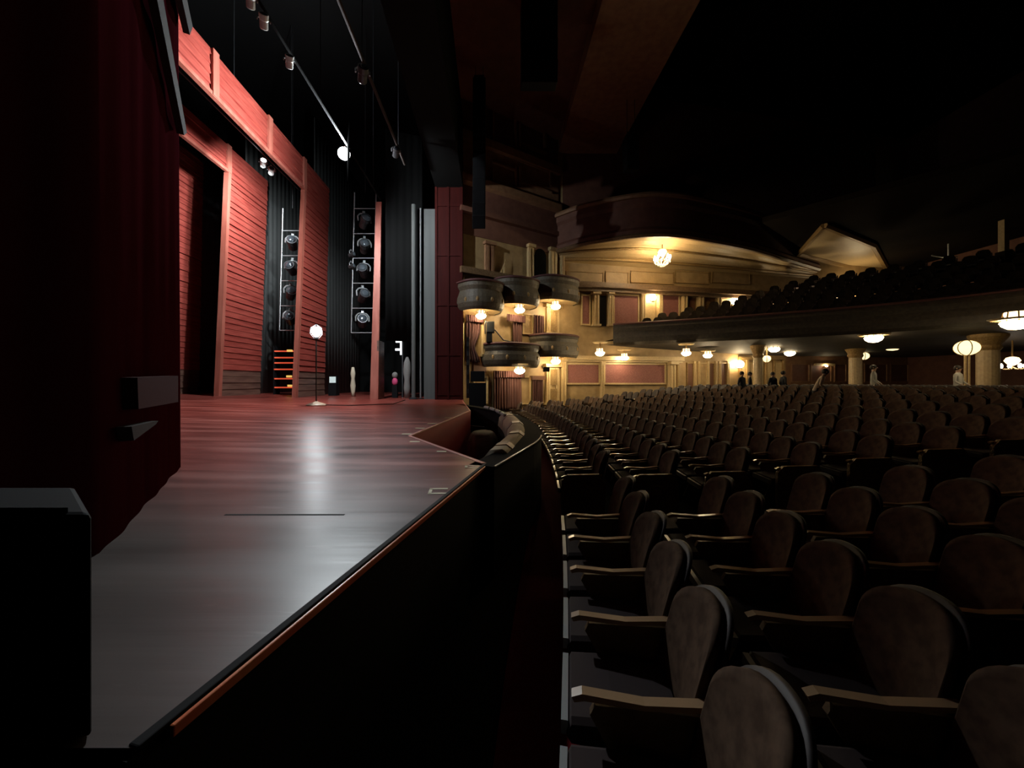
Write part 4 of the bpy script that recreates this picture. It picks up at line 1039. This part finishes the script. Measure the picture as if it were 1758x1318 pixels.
def seat_parts():
    d = {}
    d['backrest'] = (MB().add(*arch_back(.45, .34, .92, .035, .13, -.02)), 'seat_back')
    d['back_shell'] = (MB().add(*arch_back(.47, .22, .935, .02, .14, .02)), 'seat_shell')
    pan = MB(); n = 6; vs = []
    prof = [(-.47, .40), (-.49, .43), (-.47, .475), (-.3, .49), (-.1, .475), (-.03, .46), (-.03, .39)]
    for y in (-.215, -.19, .19, .215):
        k = .0 if abs(y) < .2 else .015
        vs += [(x, y, z-k) for x, z in prof]
    K = len(prof); fs = [tuple(range(K)), tuple(range(3*K, 4*K))]
    for r in range(3):
        for i in range(K): j = (i+1) % K; fs.append((r*K+i, r*K+j, (r+1)*K+j, (r+1)*K+i))
    d['seat'] = (pan.add(vs, fs), 'seat_pan')
    d['seat_edge'] = (MB().bbox((-.512, -.2, .405), (-.484, .2, .462)), 'seat_edge')
    ar = MB(); y = -SW/2; pts = [(-.46, .595), (-.47, .615), (-.43, .632), (-.2, .625), (.04, .655), (.04, .632), (-.2, .604), (-.42, .606)]
    pv = [(x, y-.022, z+.008) for x, z in pts]+[(x, y+.022, z+.008) for x, z in pts]; k = len(pts)
    d['armrest'] = (ar.add(pv, [tuple(range(k)), tuple(range(2*k-1, k-1, -1))]+[(i, (i+1) % k, k+(i+1) % k, k+i) for i in range(k)]), 'arm')
    st = MB(); pts = [(-.30, 0), (-.36, .04), (-.25, .3), (-.40, .56), (-.38, .6), (.02, .62), (.05, .4), (-.06, .2), (.06, .03), (.04, 0)]
    pv = [(x, y-.017, z) for x, z in pts]+[(x, y+.017, z) for x, z in pts]; k = len(pts)
    d['standard'] = (st.add(pv, [tuple(range(k)), tuple(range(2*k-1, k-1, -1))]+[(i, (i+1) % k, k+(i+1) % k, k+i) for i in range(k)]), 'seat_iron')
    return d
SP = seat_parts()
proto = thing('theatre_seat', 'seat', 'seat', (0, 0, 0))
for nme, (mb, mm) in SP.items(): mb.build(nme, mm, proto, smooth=nme in ('backrest', 'back_shell'))
# ornate end panel for the aisle seats
ep = MB(); y = -SW/2-.03
pts = [(-.46, .02), (-.48, .3), (-.47, .58), (-.40, .66), (.0, .68), (.08, .55), (.06, .02)]
pv = [(x, y-.03, z) for x, z in pts]+[(x, y+.02, z) for x, z in pts]; k = len(pts)
ep.add(pv, [tuple(range(k)), tuple(range(2*k-1, k-1, -1))]+[(i, (i+1) % k, k+(i+1) % k, k+i) for i in range(k)])
ep.lathe([(.13, 0), (.13, .02), (.1, .03), (.09, .015), (.05, .03), (.01, .04)], (-.2, y-.03, .42), 14, Matrix.Rotation(PI/2, 3, 'X'))
ep.bbox((-.42, y-.045, .08), (.02, y-.03, .12)); ep.bbox((-.42, y-.045, .58), (.02, y-.03, .62))
ep_obj = ep.build('end_panel', 'gold_dark'); EPM = ep_obj.data; bpy.data.objects.remove(ep_obj)
# one-piece seat for the distant rows
far = MB(); mats = []
for nme, (mb, mm) in SP.items():
    if nme in ('backrest', 'back_shell'):
        w, h0, h1, th, le, x0 = (.45, .34, .92, .035, .13, -.02) if nme == 'backrest' else (.47, .22, .935, .02, .14, .02)
        far.m = len(mats); far.add(*arch_back(w, h0, h1, th, le, x0, 5, 3)); mats.append(mm)
    elif nme != 'seat_edge': far.m = len(mats); far.add(mb.v, mb.f); mats.append(mm)
fo = far.build('theatre_seat', mats); FM = fo.data; bpy.data.objects.remove(fo)

def row_x(r, Y): return 1.72+.92*r-.0115*(Y-10.5)**2
seats = []
NB_, CB, FB = [], [], []
ys_near = [1.165+.51*k for k in range(6)]
ys_mid = [5.16+.51*k for k in range(22)]
ys_far = [17.35+.51*k for k in range(4)]
for r in range(20):
    for blk, ys in (('near', ys_near), ('mid', ys_mid), ('far', ys_far)):
        for k, Y in enumerate(ys):
            X = row_x(r, Y)
            if Y > sidey(X)-.5 or X > 19.5: continue
            if blk == 'far' and X < 1.6 and Y > 17.5: continue
            u = U0+F*X/Y
            if u > 1850: continue
            # leave room around pillars
            if any((X-px_)**2+(Y-py_)**2 < .45**2 for px_, py_ in ((13.42, 19.4), (18.33, 19.4), (19.08, 14.8))): continue
            seats.append((Y, r, blk, k, X, u, len(ys)))
seats.sort(key=lambda s: math.hypot(s[0], s[4])*(1 if s[5] < 1758 else 1.5))
def seat_label(r, blk, k, n):
    row = 'front row' if r == 0 else f'{ORD[r+1]} row'
    if blk == 'near': w = f'{ORD[len(ys_near)-k]} on the camera side of the near aisle'
    elif blk == 'mid': w = f'{ORD[k+1]} beyond the near aisle'
    else: w = f'{ORD[k+1]} beyond the far aisle'
    return f'fawn-backed seat, {row}, {w}'
used_proto = False; rest = []
for idx, (Y, r, blk, k, X, u, n) in enumerate(seats):
    th = -math.atan(-.023*(Y-10.5)); z = zfloor(sval(X, Y))
    if idx < 100:
        o = copy_tree(proto) if used_proto else proto
        if not used_proto:
            used_proto = True
        if k == 0 and blk != 'near':
            e = bpy.data.objects.new('end_panel', EPM); C.objects.link(e); e.parent = o; e['label'] = 'gold ornamented aisle end panel'
    elif idx < 300:
        o = bpy.data.objects.new('theatre_seat', FM); C.objects.link(o); o['category'] = 'seat'
    else:
        rest.append((X, Y, z, th)); continue
    o.location = (X, Y, z); o.rotation_euler = (0, 0, th)
    o['label'] = seat_label(r, blk, k, n); o['group'] = 'theatre seats in the stalls'
    if idx < 1 and False: pass
# fix: a copy made from a proto that already got an end panel must not inherit it
# rows beyond the first three hundred, and the mezzanine seats, as one mass
mz_rows = []
for k in range(9):
    d = .9+.9*k; Y = 4.0+(k*.19) % .53
    while Y < 22:
        tx, ty = -.236*(Y-10.5), 1.0; L = math.hypot(tx, ty); nx_, ny_ = 1/L, .236*(Y-10.5)/L
        X = Xf(Y)+nx_*d; Yy = Y+ny_*d; u = U0+F*X/Yy if Yy > 1 else 9999
        if Yy < sidey(X)-.4 and X < 26.3 and 960 < u < 1850: mz_rows.append((X, Yy, 2.95+.4*d, math.atan2(ny_, nx_)))
        Y += .53/L
mass = MB()
for q_, (X, Y, z, th) in enumerate(rest+mz_rows):
    R = Matrix.Rotation(th, 3, 'Z'); T = Vector((X, Y, z)); o = len(mass.v)
    mass.m = 0 if q_ < len(rest) else 3; mass.add([R@Vector(p)+T for p in arch_back(.45, .3, .93, .06, .14, -.02, 4, 2)[0]], arch_back(.45, .3, .93, .06, .14, -.02, 4, 2)[1])  # mezzanine backs get near-black, their shade put into the colour
    mass.m = 1; mass.box(R@Vector((-.25, 0, .43))+T, (.44, .43, .1), R=R)
    mass.m = 2; mass.box(R@Vector((-.2, -.255, .31))+T, (.4, .05, .62), R=R)
tag(mass.build('theatre_seat_rows', ['seat_shell', 'seat_pan', 'seat_shell', 'deck']), 'dark massed seats of the distant stalls and the mezzanine', 'seats', 'theatre seats in the stalls', 'stuff')

# ------------------------------------------------------------------ people
def person(label, pos, h, rz, shirt, lean=0.0, arm=0.0, sit=False):
    s = h/1.74; V = []; E = []; Rd = []
    def nv(p, r, par=None):
        V.append(Vector(p)*s); Rd.append(r*s)
        if par is not None: E.append((par, len(V)-1))
        return len(V)-1
    def L(x, y, z):   # lean the trunk forwards about the hips
        dz = z-.95; return (x, y-math.sin(lean)*dz, .95+math.cos(lean)*dz) if dz > 0 else (x, y, z)
    pel = nv(L(0, 0, .95), .135); sp = nv(L(0, 0, 1.15), .125, pel); ch = nv(L(0, 0, 1.35), .15, sp); nk = nv(L(0, .01, 1.49), .055, ch)
    hb = nv(L(0, -.01, 1.57), .075, nk); hm = nv(L(0, -.015, 1.64), .09, hb); ht = nv(L(0, -.005, 1.71), .065, hm)
    for sx in (-1, 1):
        sh = nv(L(.17*sx, .0, 1.41), .062, ch); el = nv(L(.25*sx, .03-.1*arm, 1.13+.05*arm), .045, sh); wr = nv(L(.23*sx, -.1-.2*arm, .93+.25*arm), .03, el)
        pm = nv(L(.225*sx, -.13-.24*arm, .86+.25*arm), .032, wr)
        for f in range(4):
            a = nv(L(.225*sx+(f-1.5)*.017, -.15-.25*arm, .80+.25*arm), .009, pm); nv(L(.225*sx+(f-1.5)*.017, -.175-.26*arm, .775+.25*arm+(.004 if f in (0, 3) else 0)), .008, a)
        a = nv(L(.20*sx, -.15-.2*arm, .87+.25*arm), .010, wr); nv(L(.195*sx, -.18-.2*arm, .84+.25*arm), .009, a)
        hp_ = nv((.09*sx, 0, .88), .095, pel); kn = nv((.1*sx, -.02, .49), .06, hp_); an = nv((.1*sx, .02, .09), .042, kn); nv((.11*sx, -.14, .035), .035, an)
    me = bpy.data.meshes.new('body'); me.from_pydata(V, E, []); o = bpy.data.objects.new('body_tmp', me); C.objects.link(o)
    md = o.modifiers.new('skin', 'SKIN'); md.use_smooth_shade = True
    for i, sv in enumerate(me.skin_vertices[0].data): sv.radius = (Rd[i], Rd[i]*(.8 if i in (0, 1, 2) else 1)); sv.use_root = (i == 0)
    o.modifiers.new('sub', 'SUBSURF').levels = 1
    bpy.context.view_layer.update(); dg = bpy.context.evaluated_depsgraph_get()
    m2 = bpy.data.meshes.new_from_object(o.evaluated_get(dg)); bpy.data.objects.remove(o)
    bm = bmesh.new(); bm.from_mesh(m2)
    hx = V[hm]
    bmesh.ops.create_icosphere(bm, subdivisions=1, radius=.018*s, matrix=Matrix.Translation(hx+Vector((0, -.1*s, -.005*s))))
    for sx in (-1, 1): bmesh.ops.create_icosphere(bm, subdivisions=1, radius=.022*s, matrix=Matrix.Translation(hx+Vector((sx*.092*s, .01*s, 0))))
    bm.to_mesh(m2); bm.free()
    for m in ('skin', shirt, 'trousers'): m2.materials.append(M[m])
    nkz = V[nk].z
    for p in m2.polygons:
        c = p.center; c0 = Vector((c.x, c.y, c.z))
        hand = min((c0-V[i]).length for i in range(len(V)) if Rd[i] < .034*s and V[i].z > .6*s) < .04*s
        p.material_index = 0 if (c.z > nkz or hand) else (1 if c.z > .97*s else 2); p.use_smooth = True
    body = bpy.data.objects.new('person', m2); C.objects.link(body)
    tag(body, label, 'person', None)
    # hair
    hm_ = MB(); hm_.sphere(V[hm]+Vector((0, .03*s, .022*s)), .106*s, 14, (1, 1.02, 1.0)); hr_ = hm_.build('hair', 'hair', None, smooth=True)
    hr_.parent = body
    body.location = pos; body.rotation_euler = (0, 0, rz)
    return body
def stand(u, vtop, Y, label, shirt, rz=0.0, lean=0.0, arm=0.0, hmax=1.78):
    p = px(u, vtop, Y); z = zfloor(sval(p.x, Y)); h = min(hmax, p.z-z); h = h if lean == 0 else h*1.14
    return person(label, (p.x, Y, z), h, rz, shirt, lean, arm)
stand(1399, 641, 12.0, 'person in a pale shirt leaning forward among the dark stalls', 'pale_shirt', 1.0, .45, .5)
stand(1500, 627, 15.2, 'person in a greyish top right of the middle pillar', 'white_shirt', .6, 0, .3)
stand(1645, 628, 13.4, 'person in a pale patterned top beside the globe lamp stand', 'white_shirt', .3, 0, .4)
stand(1274, 638, 16.6, 'person in dark clothes silhouetted against the left bright doorway', 'dark_shirt', .4)
stand(1288, 639, 17.0, 'person in dark clothes just left of the thin pillar', 'dark_shirt', .9)
stand(1327, 639, 16.6, 'person in dark clothes right of the thin pillar before the second doorway', 'dark_shirt', .2)
stand(1345, 637, 16.4, 'person in dark clothes, rightmost of the silhouetted group', 'dark_shirt', 1.4)

# ------------------------------------------------------------------ render look
w = bpy.data.worlds.new('world'); SC.world = w; w.use_nodes = True
w.node_tree.nodes['Background'].inputs[0].default_value = (0, 0, 0, 1)
SC.view_settings.view_transform = 'Standard'; SC.view_settings.look = 'None'
SC.view_settings.exposure = 0.0; SC.view_settings.gamma = 1.0; SC.view_settings.use_curve_mapping = False
SC.cycles.use_denoising = True
SC.cycles.max_bounces = 6
